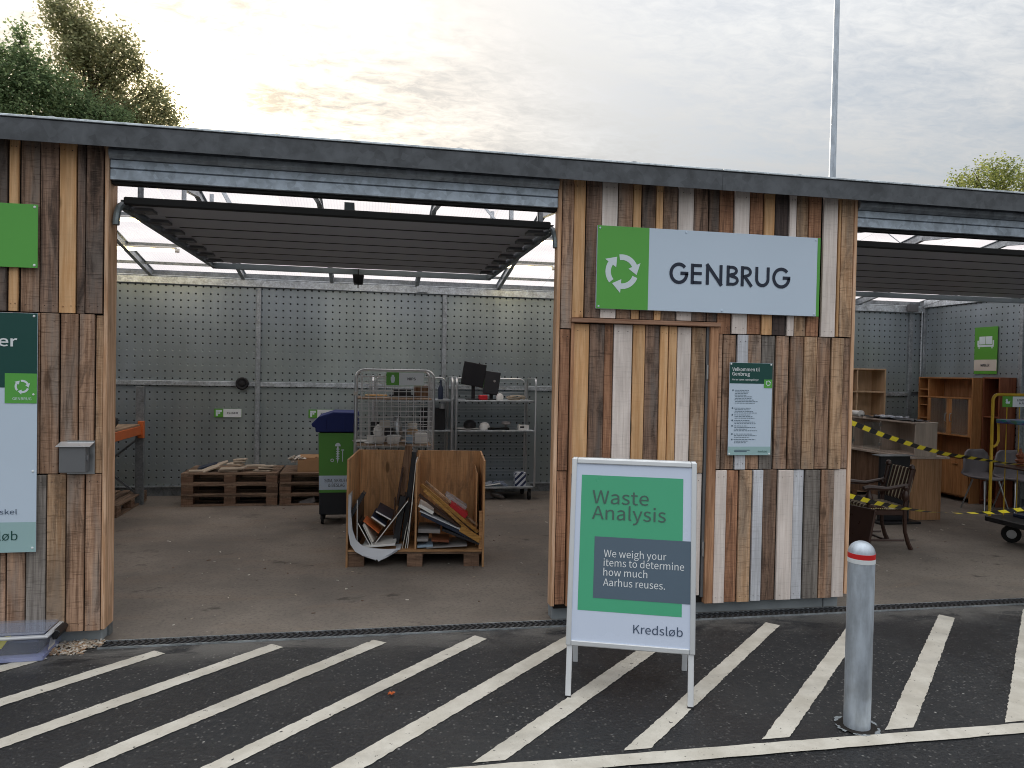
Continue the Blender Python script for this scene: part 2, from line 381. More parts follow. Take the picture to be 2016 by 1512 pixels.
M['legwhite'] = plain('white_painted_leg', (0.74, 0.76, 0.78), 0.4, 0.1, 0.05)
M['poster'] = plain('pale_lilac_poster', (0.64, 0.72, 0.88), 0.28, 0, 0.03, 2)
M['pgreen'] = plain('poster_green_ink', (0.075, 0.43, 0.235), 0.3, 0, 0.04, 2)
M['pgrey'] = plain('poster_slate_ink', (0.10, 0.145, 0.195), 0.3, 0, 0.04, 2)
M['pink_dark'] = plain('grey_green_ink', (0.075, 0.135, 0.115), 0.4, 0, 0.03)
M['ink'] = plain('navy_ink', (0.018, 0.026, 0.05), 0.4, 0, 0.05)
M['inkgrey'] = plain('blue_grey_ink', (0.10, 0.15, 0.20), 0.5, 0, 0.05)
M['kink'] = plain('dark_blue_ink', (0.06, 0.09, 0.15), 0.4, 0, 0.05)
M['inkwhite'] = plain('white_ink', (0.78, 0.82, 0.84), 0.4, 0, 0.03)
M['sign'] = plain('pale_blue_sign', (0.60, 0.71, 0.84), 0.35, 0, 0.03, 2)
M['signgreen'] = plain('leaf_green_sign', (0.115, 0.42, 0.075), 0.38, 0, 0.04, 2)
M['signgreen2'] = plain('deep_leaf_green_sign', (0.11, 0.36, 0.045), 0.42, 0, 0.05, 2)
M['signdark'] = plain('bottle_green_sign', (0.012, 0.072, 0.062), 0.35, 0, 0.05, 2)
M['signmint'] = plain('mint_sign_band', (0.36, 0.54, 0.55), 0.38, 0, 0.03, 2)
M['emblem'] = plain('emblem_white', (0.72, 0.82, 0.86), 0.4, 0, 0.03)
M['grate'] = plain('dark_cast_grate', (0.045, 0.047, 0.052), 0.5, 0.2, 0.2)
M['binblue'] = plain('blue_bin_lid', (0.008, 0.02, 0.14), 0.62, 0, 0.12)
M['bingreen'] = plain('green_bin_sticker', (0.11, 0.34, 0.06), 0.4, 0, 0.05, 2)
M['binblack'] = plain('black_bin_body', (0.017, 0.02, 0.026), 0.5, 0, 0.15)
M['ply'] = wood('aged_plywood', (0.60, 0.345, 0.17), (0.45, 0.235, 0.105), 0.55, 0.25, 0.15, 'z', 0.9, 0.6)
M['plyedge'] = wood('plywood_edge', (0.55, 0.32, 0.16), (0.38, 0.20, 0.09), 0.25, 0.2, 0.1, 'x')
M['pallet'] = wood('pallet_board', (0.31, 0.215, 0.15), (0.17, 0.11, 0.075), 0.6, 0.7, 0.4, 'x')
M['pallety'] = wood('pallet_stringer', (0.29, 0.20, 0.14), (0.16, 0.105, 0.07), 0.6, 0.7, 0.4, 'y')
M['block'] = wood('pallet_block', (0.27, 0.165, 0.11), (0.15, 0.09, 0.06), 0.5, 0.6, 0.4, 'x')
M['card'] = plain('brown_cardboard', (0.42, 0.245, 0.125), 0.8, 0, 0.15)
M['tile'] = plain('sand_tile', (0.46, 0.385, 0.30), 0.6, 0, 0.25, 8)
M['orange'] = plain('orange_rack_beam', (0.62, 0.15, 0.04), 0.5, 0, 0.15)
M['deck'] = wood('chipboard_deck', (0.36, 0.26, 0.18), (0.25, 0.17, 0.11), 0.3, 0.2, 0.1, 'y')
M['redpl'] = plain('red_plastic', (0.50, 0.02, 0.03), 0.4, 0, 0.1)
M['navyboard'] = plain('navy_board', (0.02, 0.03, 0.06), 0.4, 0, 0.15)
M['blackboard'] = plain('black_laminate', (0.02, 0.02, 0.024), 0.35, 0, 0.15)
M['brownboard'] = wood('brown_laminate', (0.23, 0.135, 0.085), (0.13, 0.07, 0.04), 0.4, 0.2, 0.3)
M['yellowwood'] = wood('golden_pine', (0.56, 0.31, 0.09), (0.38, 0.19, 0.05), 0.3, 0.2, 0.2, 'x')
M['greyboard'] = plain('grey_board', (0.28, 0.265, 0.26), 0.6, 0, 0.15)
M['bluesheet'] = plain('light_blue_sheet', (0.30, 0.40, 0.50), 0.5, 0, 0.1)
M['paper'] = plain('white_sheet_vinyl', (0.60, 0.62, 0.66), 0.5, 0, 0.08, 3)
M['beech'] = wood('beech_veneer', (0.60, 0.435, 0.285), (0.50, 0.345, 0.21), 0.12, 0.05, 0.1, 'z', 0.1, 0.5)
M['teak'] = wood('teak_veneer', (0.50, 0.25, 0.105), (0.36, 0.16, 0.06), 0.2, 0.05, 0.12, 'z', 0.1, 0.4)
M['teakin'] = wood('teak_inside', (0.42, 0.22, 0.11), (0.30, 0.145, 0.065), 0.2, 0.05, 0.12, 'z', 0.1, 0.5)
M['mahog'] = wood('mahogany_panel', (0.28, 0.105, 0.055), (0.18, 0.058, 0.03), 0.2, 0.05, 0.1, 'z', 0.1, 0.35)
M['oakdesk'] = wood('oak_desk_panel', (0.50, 0.285, 0.155), (0.37, 0.195, 0.095), 0.15, 0.05, 0.1, 'z', 0.1, 0.5)
M['greige'] = wood('greige_veneer', (0.56, 0.47, 0.40), (0.48, 0.39, 0.325), 0.08, 0.05, 0.1, 'z', 0.05, 0.5)
M['darkwood'] = plain('polished_dark_wood', (0.05, 0.024, 0.017), 0.3, 0, 0.2, 14)
M['stud'] = plain('brass_studs', (0.5, 0.4, 0.2), 0.35, 0.8, 0.1)
M['greyshell'] = plain('grey_seat_shell', (0.20, 0.185, 0.195), 0.7, 0, 0.08, 30)
M['yellow'] = plain('yellow_painted_tube', (0.62, 0.40, 0.03), 0.45, 0, 0.15)
M['tapey'] = plain('yellow_barrier_tape', (0.75, 0.62, 0.03), 0.35, 0, 0.08)
M['tapek'] = plain('black_barrier_tape', (0.015, 0.015, 0.018), 0.35, 0, 0.08)
M['bollred'] = plain('red_reflective_band', (0.62, 0.02, 0.02), 0.35, 0, 0.08)
M['bollwhite'] = plain('white_reflective_band', (0.75, 0.78, 0.8), 0.35, 0, 0.05)
M['pole'] = metal_pole('pale_galvanised_pole', )
M['box_grey'] = plain('grey_powder_coat', (0.17, 0.175, 0.185), 0.45, 0.2, 0.08)

def stripes_fabric():
    t = NT('striped_upholstery'); sp = t.new('ShaderNodeSeparateXYZ'); tc2 = t.new('ShaderNodeTexCoord'); t.l.new(tc2.outputs['Object'], sp.inputs[0])
    ph = t.math('MULTIPLY', t.math('ADD', sp.outputs[1], t.math('MULTIPLY', sp.outputs[0], 0.3)), 15.0)
    f = t.math('FRACT', ph); f2 = t.math('FRACT', t.math('MULTIPLY', ph, 3.0))
    c = t.mix(t.math('GREATER_THAN', f, 0.55), (0.06, 0.033, 0.026), (0.58, 0.51, 0.37))
    c = t.mix(t.math('MULTIPLY', t.math('GREATER_THAN', f2, 0.7), t.math('GREATER_THAN', f, 0.3)), c, (0.16, 0.13, 0.10))
    return t.done(c, 0.9, 0, 0.1)
M['fabric'] = stripes_fabric()
def stripes_box():
    t = NT('navy_diagonal_stripes'); sp = t.new('ShaderNodeSeparateXYZ'); tc2 = t.new('ShaderNodeTexCoord'); t.l.new(tc2.outputs['Object'], sp.inputs[0])
    f = t.math('FRACT', t.math('MULTIPLY', t.math('SUBTRACT', t.math('ADD', sp.outputs[0], sp.outputs[1]), sp.outputs[2]), 11.0))
    return t.done(t.mix(t.math('GREATER_THAN', f, 0.5), (0.02, 0.03, 0.09), (0.62, 0.66, 0.72)), 0.5)
M['striped'] = stripes_box()
def print_edge():
    t = NT('colourful_printed_board'); v = t.voro((14, 14, 40), out='Color')
    return t.done(t.mix(0.62, t.mix(1.0, v, (0.35, 0.6, 0.9), 'MULTIPLY'), (0.02, 0.05, 0.14)), 0.4)
M['printed'] = print_edge()
def clear_plastic(name, tint, dens):
    t = NT(name); tr = t.new('ShaderNodeBsdfTransparent'); tr.inputs[0].default_value = (*tint, 1)
    mx = t.new('ShaderNodeMixShader'); mx.inputs[0].default_value = dens
    t.l.new(tr.outputs[0], mx.inputs[1]); t.l.new(t.bsdf.outputs[0], mx.inputs[2])
    t.l.new(mx.outputs[0], t.n['Material Output'].inputs[0])
    t.done(tuple(0.75*x for x in tint), 0.22, 0, 0.6); return t.mat
M['clear'] = clear_plastic('clear_plastic', (0.86, 0.90, 1.0), 0.22)
M['clearlid'] = clear_plastic('frosted_lid_plastic', (0.90, 0.94, 1.0), 0.36)
M['rim'] = clear_plastic('milky_plastic_rim', (0.95, 0.97, 1.0), 0.62); M['lilac'] = clear_plastic('lilac_plastic_base', (0.70, 0.72, 1.0), 0.7)
M['glass'] = clear_plastic('clear_glass', (0.92, 0.95, 0.95), 0.06)
def roof_sheet():
    t = NT('translucent_corrugated_sheet'); tl = t.new('ShaderNodeBsdfTranslucent'); df = t.bsdf
    sp = t.new('ShaderNodeSeparateXYZ'); t.l.new(t.world(), sp.inputs[0])
    wv = t.math('SINE', t.math('MULTIPLY', sp.outputs[0], 2*math.pi/0.032)); n = t.noise((0.9, 2.0, 1), 4)
    bp = t.new('ShaderNodeBump'); bp.inputs['Strength'].default_value = 0.5; bp.inputs['Distance'].default_value = 0.004
    t.l.new(wv, bp.inputs['Height']); t.l.new(bp.outputs[0], df.inputs['Normal']); t.l.new(bp.outputs[0], tl.inputs['Normal'])
    c = t.mix(t.ramp(n, 0.3, 0.7), (0.64, 0.62, 0.66), (0.75, 0.73, 0.76)); t.l.new(c, tl.inputs[0])
    t.done((0.5, 0.5, 0.53), 0.3, 0, 0.5)
    mx = t.new('ShaderNodeMixShader'); mx.inputs[0].default_value = 0.14
    t.l.new(tl.outputs[0], mx.inputs[1]); t.l.new(df.outputs[0], mx.inputs[2]); t.l.new(mx.outputs[0], t.n['Material Output'].inputs[0]); return t.mat
M['roof'] = roof_sheet()
def lamp():
    t = NT('lit_fluorescent_tube'); t.set(t.bsdf.inputs['Emission Color'], (1.0, 0.80, 0.42)); t.bsdf.inputs['Emission Strength'].default_value = 4.0
    return t.done((0.8, 0.78, 0.7), 0.4)
M['tube'] = lamp()

def asphalt():
    t = NT('wet_asphalt'); p = t.world()
    fine = t.noise(160, 3, 0.7, p); mid = t.noise(26, 4, 0.6, p); big = t.noise(0.8, 4, 0.6, p)
    c = t.mix(t.ramp(big, 0.35, 0.7), (0.015, 0.0165, 0.0195), (0.030, 0.0305, 0.032))
    c = t.mix(t.math('MULTIPLY', t.ramp(mid, 0.45, 0.7), 0.35), c, (0.058, 0.054, 0.05))
    d = t.voro(52, p); dc = t.voro(52, p, out='Color'); sc = t.new('ShaderNodeSeparateColor'); t.l.new(dc, sc.inputs[0])
    spk = t.math('MULTIPLY', t.ramp(d, 0.42, 0.25), t.math('GREATER_THAN', sc.outputs[0], 0.74))
    c = t.mix(t.math('MULTIPLY', spk, 0.9), c, t.mix(sc.outputs[1], (0.06, 0.058, 0.056), (0.19, 0.185, 0.178)))
    d2 = t.voro(17, p); dc2 = t.voro(17, p, out='Color'); s2 = t.new('ShaderNodeSeparateColor'); t.l.new(dc2, s2.inputs[0])
    spk2 = t.math('MULTIPLY', t.ramp(d2, 0.13, 0.08), t.math('GREATER_THAN', s2.outputs[0], 0.8))
    c = t.mix(spk2, c, (0.38, 0.37, 0.35))
    # silt washed up against the drain in front of the shed
    sp = t.new('ShaderNodeSeparateXYZ'); t.l.new(p, sp.inputs[0])
    near = t.math('MULTIPLY', t.ramp(sp.outputs[1], 4.70, 5.08), t.ramp(t.noise((1.6, 4.0, 1), 6, 0.7, p, 0.5), 0.38, 0.54))
    c = t.mix(t.math('MULTIPLY', near, 0.8), c, t.mix(fine, (0.10, 0.094, 0.086), (0.25, 0.238, 0.22)))
    h = t.math('ADD', t.math('MULTIPLY', fine, 0.6), t.math('SUBTRACT', 0.5, t.math('MULTIPLY', d, 0.5)))
    t.bump(h, 0.9, 0.008)
    wet = t.ramp(t.noise(0.9, 5, 0.65, p, 0.4), 0.40, 0.58)
    c = t.mix(t.math('MULTIPLY', wet, 0.35), c, (0.012, 0.013, 0.016))
    return t.done(c, t.math('SUBTRACT', 0.68, t.math('MULTIPLY', wet, 0.34)), 0, 0.5)
M['asphalt'] = asphalt()
def floor_mat():
    t = NT('dusty_floor_asphalt'); p = t.world()
    big = t.noise(0.9, 5, 0.6, p); fine = t.noise(90, 3, 0.7, p); sm = t.noise((0.8, 3.0, 1), 5, 0.65, p, 0.6)
    c = t.mix(t.ramp(big, 0.3, 0.7), (0.175, 0.152, 0.131), (0.30, 0.258, 0.216))
    c = t.mix(t.math('MULTIPLY', t.ramp(sm, 0.5, 0.72), 0.55), c, (0.27, 0.205, 0.155))
    c = t.mix(t.ramp(t.noise(38, 4, 0.7, p), 0.45, 0.75, 0.0, 0.6), c, (0.085, 0.075, 0.066)); c = t.mix(t.math('MULTIPLY', fine, 0.3), c, (0.09, 0.082, 0.075))
    blot = t.ramp(t.noise((1.7, 2.6, 1), 5, 0.7, p, 0.4), 0.60, 0.69); c = t.mix(t.math('MULTIPLY', blot, 0.7), c, (0.04, 0.034, 0.03))
    d2 = t.voro(13, p); dc2 = t.voro(13, p, out='Color'); s2 = t.new('ShaderNodeSeparateColor'); t.l.new(dc2, s2.inputs[0])
    c = t.mix(t.math('MULTIPLY', t.ramp(d2, 0.10, 0.05), t.math('GREATER_THAN', s2.outputs[0], 0.8)), c, (0.36, 0.32, 0.27))
    t.bump(fine, 0.5, 0.004)
    return t.done(c, 0.7, 0, 0.3)
M['floor'] = floor_mat()
def road_paint():
    t = NT('worn_road_paint'); p = t.world()
    f = t.noise(110, 3, 0.7, p); m = t.noise(5, 5, 0.65, p); g = t.noise((1.5, 1.5, 1), 3, 0.5, p)
    c = t.mix(t.ramp(m, 0.3, 0.7), (0.54, 0.505, 0.435), (0.70, 0.665, 0.59))
    c = t.mix(t.math('MULTIPLY', t.ramp(g, 0.45, 0.7), 0.4), c, (0.47, 0.43, 0.36))
    pit = t.math('MULTIPLY', t.ramp(f, 0.66, 0.74), t.ramp(m, 0.35, 0.65)); c = t.mix(pit, c, (0.10, 0.095, 0.09))
    tyre = t.ramp(t.noise((0.7, 2.2, 1), 4, 0.6, p), 0.52, 0.70); c = t.mix(t.math('MULTIPLY', tyre, 0.38), c, (0.27, 0.255, 0.23))
    hl = t.ramp(t.noise((26, 26, 1), 4, 0.72, p), 0.635, 0.68); c = t.mix(hl, c, (0.05, 0.048, 0.046))
    t.bump(f, 0.5, 0.003)
    return t.done(c, 0.6, 0, 0.3)
M['paint'] = road_paint()
def leaf_mat(name, c0, c1):
    t = NT(name); g = t.new('ShaderNodeNewGeometry'); c = t.mix(g.outputs['Random Per Island'], c0, c1)
    tl = t.new('ShaderNodeBsdfTranslucent'); t.l.new(t.hsv(c, 2.3), tl.inputs[0])
    mx = t.new('ShaderNodeMixShader'); mx.inputs[0].default_value = 0.6
    t.done(c, 0.6, 0, 0.25); t.l.new(t.bsdf.outputs[0], mx.inputs[1]); t.l.new(tl.outputs[0], mx.inputs[2]); t.l.new(mx.outputs[0], t.n['Material Output'].inputs[0]); return t.mat
M['leaf'] = leaf_mat('birch_leaves', (0.11, 0.125, 0.065), (0.25, 0.24, 0.135))
M['leaf2'] = leaf_mat('dark_tree_leaves', (0.07, 0.11, 0.055), (0.16, 0.20, 0.10))
M['leaf3'] = leaf_mat('yellow_green_leaves', (0.09, 0.12, 0.035), (0.20, 0.21, 0.07))
M['bark'] = plain('tree_bark', (0.11, 0.09, 0.075), 0.9, 0, 0.3, 8, 0.4)

# ================================================================== THE SETTING
b = B(); b.poly([(-300, -300, 0), (300, -300, 0), (300, 300, 0), (-300, 300, 0)])
tag(b.build('ground', M['asphalt']), kind='structure')
b = B(); b.poly([(-8, 5.262, 0.004), (9.4, 5.262, 0.004), (9.4, 11.2, 0.004), (-8, 11.2, 0.004)])
tag(b.build('shed_floor', M['floor']), kind='structure')

def painted(quad, z=0.004, jag=0.0035):
    """A painted stripe with slightly ragged edges: quad = left edge start, left edge end, right edge end, right edge start."""
    q = [Vector((x, y, z)) for x, y in quad]; n = 110; l = []; r = []
    for i in range(n+1):
        f = i/n; d = (q[1]-q[0]).normalized(); s = Vector((-d.y, d.x, 0))
        l.append(q[0].lerp(q[1], f)+s*random.uniform(-jag, jag)); r.append(q[3].lerp(q[2], f)+s*random.uniform(-jag, jag))
    b = B(); b.add(l+r, [(i, n+1+i, n+2+i, i+1) for i in range(n)])
    return tag(b.build('painted_stripe', M['paint']), kind='structure')
for q in ([(-3.2, 3.93), (-2.004, 5.085), (-1.94, 5.00), (-3.1, 3.86)],
          [(-3.0, 3.42), (-1.334, 5.048), (-1.254, 4.99), (-2.86, 3.40)],
          [(-2.33, 3.40), (-0.611, 5.065), (-0.53, 4.997), (-2.18, 3.40)],
          [(-1.60, 3.40), (0.053, 5.049), (0.14, 4.985), (-1.45, 3.40)],
          [(-0.87, 3.40), (0.748, 5.036), (0.821, 4.96), (-0.735, 3.40)],
          [(-0.195, 3.40), (1.47, 5.03), (1.545, 4.95), (-0.02, 3.40)],
          [(0.501, 3.392), (2.20, 5.02), (2.28, 4.94), (0.66, 3.392)],
          [(1.25, 3.392), (2.946, 5.01), (3.014, 4.934), (1.391, 3.392)],
          [(1.985, 3.385), (3.68, 5.005), (3.75, 4.925), (2.14, 3.385)],
          [(2.686, 3.378), (4.419, 4.993), (4.483, 4.901), (2.858, 3.378)],
          [(3.40, 3.354), (5.226, 5.02), (5.30, 4.93), (3.56, 3.354)]): painted(q)
painted([(-3.2, 3.395), (6.5, 3.30), (6.5, 3.205), (-3.2, 3.285)], 0.0075)

# ================================================================== THE SHED
shed = thing('recycling_shed', 'open fronted recycling shed clad in mixed reclaimed boards under a dark metal fascia', 'shed', (1.0, 8.1, 0))
YF = 5.2
def plank(parent, x0, x1, z0, z1, t, y=YF, th=0.024, nails=True):
    dy = random.uniform(-0.011, 0.006); z0 += random.uniform(-0.003, 0.003); z1 += random.uniform(-0.003, 0.003)
    lean = random.uniform(-0.0015, 0.0015); x0 += 0.0016; x1 -= 0.0016
    b = B(); yy = y+dy
    b.add([(x0,yy,z0),(x1,yy,z0),(x1,yy+th,z0),(x0,yy+th,z0),(x0+lean,yy,z1),(x1+lean,yy,z1),(x1+lean,yy+th,z1),(x0+lean,yy+th,z1)],
          [(3,2,1,0),(4,5,6,7),(0,1,5,4),(1,2,6,5),(2,3,7,6),(3,0,4,7)])
    if nails and x1-x0 > 0.045:
        for zz in (z0+0.045, z1-0.05):
            for xx in (x0+(x1-x0)*0.25, x0+(x1-x0)*0.75):
                b.cyl((xx, yy+0.002, zz+random.uniform(-.008, .008)), (xx, yy-0.0012, zz), 0.0055, n=6, mi=1)
    return b.build('plank', [M[t], M['nail']], parent, bevel=0.0025)
ZB, S2, S1, ZT = 0.10, 1.122, 2.16, 3.26
GAP = 0.006
# ---- wall beside the left opening
wl = B(); wl.box((-4.6, YF+0.034, 0.09), (-1.706, YF+0.07, 3.26))
wall_l = wl.build('cladding_wall', M['void'], shed)
def rand_row(x0, x1, z0, z1, parent, kinds='BBDOTGRW'):
    x = x0
    while x < x1-0.05:
        wd = min(random.uniform(0.075, 0.115), x1-x); plank(parent, x, x+wd-0.007, z0, z1, random.choice(kinds)); x += wd
rand_row(-4.6, -2.318, S1+GAP, ZT, wall_l); rand_row(-4.6, -2.093, S2+GAP, S1, wall_l); rand_row(-4.6, -2.3, ZB, S2, wall_l)
for x0, x1, t in [(-2.313,-2.267,'D'),(-2.259,-2.204,'O'),(-2.193,-2.084,'B'),(-2.076,-1.972,'D'),(-1.969,-1.87,'O'),(-1.865,-1.816,'D'),(-1.811,-1.709,'D')]: plank(wall_l, x0, x1, S1+GAP, ZT, t)
for x0, x1, t in [(-2.088,-2.072,'B'),(-2.069,-1.963,'B'),(-1.954,-1.849,'B'),(-1.842,-1.753,'B'),(-1.748,-1.703,'T')]: plank(wall_l, x0, x1, S2+GAP, S1, t)
for x0, x1, t in [(-2.296,-2.266,'B'),(-2.259,-2.152,'B'),(-2.146,-2.031,'G'),(-2.025,-1.915,'T'),(-1.91,-1.806,'B'),(-1.801,-1.706,'B')]: plank(wall_l, x0, x1, ZB, S2, t)
b = B(); b.box((-1.701, YF-0.006, 0.105), (-1.677, YF+0.165, 3.25)); b.build('corner_board', M['trim'], wall_l, bevel=0.003)
b = B(); b.box((-4.6, 5.283, 0), (-1.72, 5.40, 0.118)); b.build('plinth', M['concrete'], shed, bevel=0.006)
b = B(); b.box((-1.78, 5.372, 0), (-1.705, 5.44, 3.25)); b.build('steel_post', M['galv_dark'], shed)
# ---- block between the openings
wc = B(); wc.box((1.36, YF+0.036, 0.10), (3.724, YF+0.075, 3.26)); wall_c = wc.build('cladding_wall', M['void'], shed)
for x0, x1, t in [(1.356,1.44,'B'),(1.444,1.532,'O'),(1.536,1.652,'D'),(1.654,1.775,'W'),(1.781,1.891,'B'),(1.895,1.958,'O'),(1.964,2.07,'D'),(2.076,2.13,'O'),(2.136,2.247,'B'),(2.255,2.377,'W'),(2.381,2.496,'D'),(2.502,2.583,'D'),(2.587,2.699,'R'),(2.707,2.831,'W'),(2.837,2.947,'R'),(2.952,3.039,'O'),(3.044,3.157,'K'),(3.165,3.224,'W'),(3.228,3.324,'T'),(3.33,3.435,'R'),(3.457,3.58,'W'),(3.588,3.609,'O'),(3.614,3.72,'T')]:
    plank(wall_c, x0, x1, (2.252 if 1.44 < x0 < 2.58 else S1+GAP), ZT, t)
plank(wall_c, 1.356, 1.43, S2+GAP, S1, 'R'); plank(wall_c, 1.356, 1.43, 0.145, S2, 'R')
for x0, x1, t in [(2.601,2.634,'B'),(2.645,2.749,'B'),(2.756,2.844,'U'),(2.849,2.962,'B'),(2.966,3.075,'G'),(3.088,3.196,'B'),(3.204,3.312,'B'),(3.32,3.43,'T'),(3.436,3.549,'B'),(3.559,3.664,'T'),(3.669,3.726,'B')]: plank(wall_c, x0, x1, S2+GAP, S1, t)
for x0, x1, t in [(2.601,2.695,'W'),(2.699,2.794,'R'),(2.8,2.904,'T'),(2.915,3.0,'U'),(3.006,3.123,'D'),(3.13,3.259,'W'),(3.264,3.352,'U'),(3.359,3.489,'G'),(3.497,3.612,'B'),(3.618,3.726,'W')]: plank(wall_c, x0, x1, ZB+0.005, S2, t)
for x0, x1 in ((1.325, 1.352), (3.729, 3.757)):
    b = B(); b.box((x0, YF-0.006, 0.13), (x1, YF+0.085, 3.25)); b.build('corner_board', M['trim'], wall_c, bevel=0.003)
b = B(); b.box((1.36, 5.285, 0), (2.50, 5.40, 0.155)); b.build('plinth', M['concrete'], shed, bevel=0.006)
b = B(); b.box((2.505, 5.285, 0), (3.60, 5.40, 0.118)); b.box((3.605, 5.283, 0), (3.735, 5.40, 0.118)); b.build('plinth', M['concrete'], shed, bevel=0.006)
# ---- side door in the block
dr = B(); dr.box((1.463, YF+0.033, 0.155), (2.508, YF+0.0345, 2.213)); door = dr.build('side_door', M['void'], shed)
for x0, x1, t in [(1.464,1.583,'O'),(1.586,1.698,'D'),(1.701,1.768,'R'),(1.772,1.917,'W'),(1.922,2.016,'O'),(2.02,2.131,'D'),(2.135,2.2,'O'),(2.206,2.271,'O'),(2.276,2.387,'W'),(2.391,2.500,'T')]:
    plank(door, x0, x1, 1.105, 2.208, t, YF+0.010, 0.022)
for x0, x1, t in [(1.464,1.583,'B'),(1.586,1.698,'W'),(1.701,1.768,'R'),(1.772,1.917,'B'),(1.922,2.016,'O'),(2.02,2.131,'D'),(2.135,2.271,'G'),(2.276,2.387,'B'),(2.391,2.500,'W')]:
    plank(door, x0, x1, 0.16, 1.098, t, YF+0.010, 0.022)
b = B(); b.box((1.492, YF-0.004, 1.02), (1.532, YF+0.006, 1.185)); b.cyl((1.512, YF-0.012, 1.135), (1.512, YF, 1.135), 0.014, n=14); b.tube([(1.512, YF-0.004, 1.075), (1.512, YF-0.05, 1.075), (1.53, YF-0.055, 1.075), (1.63, YF-0.055, 1.072)], 0.009, 10)
b.build('handle', M['steel'], door, bevel=0.002)
for zz in (1.87, 0.52):
    b = B(); b.cyl((2.519, YF+0.002, zz-0.055), (2.519, YF+0.002, zz+0.055), 0.009, n=10); b.build('hinge', M['steel'], door)
b = B(); b.box((2.509, YF+0.006, 0.15), (2.529, YF+0.032, 2.212)); b.build('steel_door_edge', M['box_grey'], shed)
b = B(); b.box((1.439, YF-0.014, 0.13), (1.462, YF+0.032, 2.212)); b.build('door_jamb', M['jamb'], shed, bevel=0.002)
b = B(); b.box((2.530, YF-0.016, 0.105), (2.596, YF+0.032, 2.212)); b.build('door_jamb', M['jamb'], shed, bevel=0.002)
b = B(); b.box((1.434, YF-0.036, 2.214), (2.602, YF+0.032, 2.246)); b.build('door_lintel', M['lintel'], shed, bevel=0.003)

# ---- eaves: fascia lengths, drip edge, flashing, beams
fx = [-4.6, 2.53, 9.6]
for i in range(2):
    b = B(); x0, x1 = fx[i]+0.001, fx[i+1]-0.001
    prof = [(5.055, 3.213), (5.062, 3.213), (5.062, 3.335), (5.078, 3.352), (5.20, 3.372), (5.20, 3.380), (5.070, 3.362), (5.050, 3.345)]
    n = len(prof)
    b.add([(x, y, z) for x in (x0, x1) for y, z in prof], [tuple(range(n)), tuple(reversed(range(n, 2*n)))]+[(i_, (i_+1) % n, n+(i_+1) % n, n+i_) for i_ in range(n)])
    b.box((x0, 5.062, 3.258), (x1, 5.198, 3.264))
    b.build('fascia_sheet', M['fascia'], shed)
    b = B(); b.box((x0, 5.040, 3.352), (x1, 5.10, 3.366)); b.build('drip_edge', M['rail'], shed, bevel=0.002)
b = B(); b.box((-4.6, 5.07, 3.22), (9.6, 5.085, 3.335)); b.box((-4.6, 5.255, 3.18), (9.6, 5.29, 3.372)); b.build('eaves_light_stop', M['void'], shed)  # hidden dark boxes added to stop light leaking through fascia and beam gaps
for x in (-1.97, -0.623, 0.582, 1.851, 3.161, 4.5):
    b = B(); b.lathe([(0.034, 0), (0.03, 0.010), (0.014, 0.016), (0.0, 0.018)], (x, 5.09, 3.366), 12); b.build('roof_clip', M['galv_dark'], shed, smooth=True)
for x0, x1 in ((-1.675, 1.323), (3.759, 9.2)):
    b = B()
    prof = [(5.186, 3.2575), (5.168, 3.225), (5.172, 3.195), (5.192, 3.174), (5.25, 3.174), (5.25, 3.2575)]
    b.add([(x, y, z) for x in (x0, x1) for y, z in prof], [tuple(range(6)), tuple(reversed(range(6, 12)))]+[(i, (i+1) % 6, 6+(i+1) % 6, 6+i) for i in range(6)]); b.build('flashing', M['flash'], shed)
    b = B(); b.box((x0, 5.206, 3.118), (x1, 5.30, 3.172)); b.box((x0, 5.212, 3.112), (x1, 5.29, 3.118)); b.box((x0, 5.206, 3.042), (x1, 5.30, 3.112)); b.build('front_beam', M['galv_beam'], shed, bevel=0.003)
    b = B(); b.box((x0, 5.235, 3.022), (x1, 5.30, 3.041)); b.build('head_seal', M['rubber'], shed)

# ---- roof: translucent sheets on rafters and purlins
RIDGE, ZR, YB = 8.1, 3.70, 11.06
def roofz(y): return 3.395+(ZR-3.395)*(y-5.2)/(RIDGE-5.2) if y < RIDGE else ZR-0.178*(y-RIDGE)
xs = [-4.6+1.2*i for i in range(13)]
for i in range(12):
    for y0, y1 in ((5.205, RIDGE), (RIDGE, YB+0.12)):
        b = B(); b.poly([(xs[i]+.003, y0, roofz(y0+1e-4)), (xs[i+1]-.003, y0, roofz(y0+1e-4)), (xs[i+1]-.003, y1, roofz(y1-1e-4)), (xs[i]+.003, y1, roofz(y1-1e-4))])
        b.build('roof_sheet', M['roof'], shed)
for k in range(-1, 11):
    x = -3.0+1.222*k
    if -4.4 < x < 9.3:
        b = B()
        for y0, y1 in ((5.31, RIDGE), (RIDGE, YB-0.02)):
            p0, p1 = Vector((x, y0, roofz(y0)-0.115)), Vector((x, y1, roofz(y1)-0.115))
            b.bar(p0, p1, 0.05, 0.008); b.bar(p0+Z*0.05, p1+Z*0.05, 0.008, 0.1); b.bar(p0+Z*0.1, p1+Z*0.1, 0.05, 0.008)
        b.build('rafter', M['galv'], shed)
for y in (5.9, 7.35, 8.95, 9.95, 10.7):
    b = B(); b.box((-4.5, y-0.02, roofz(y)-0.012), (9.25, y+0.02, roofz(y)-0.005)); b.box((-4.5, y-0.02, roofz(y)-0.045), (9.25, y-0.015, roofz(y)-0.012)); b.build('purlin', M['galv_dark'], shed)

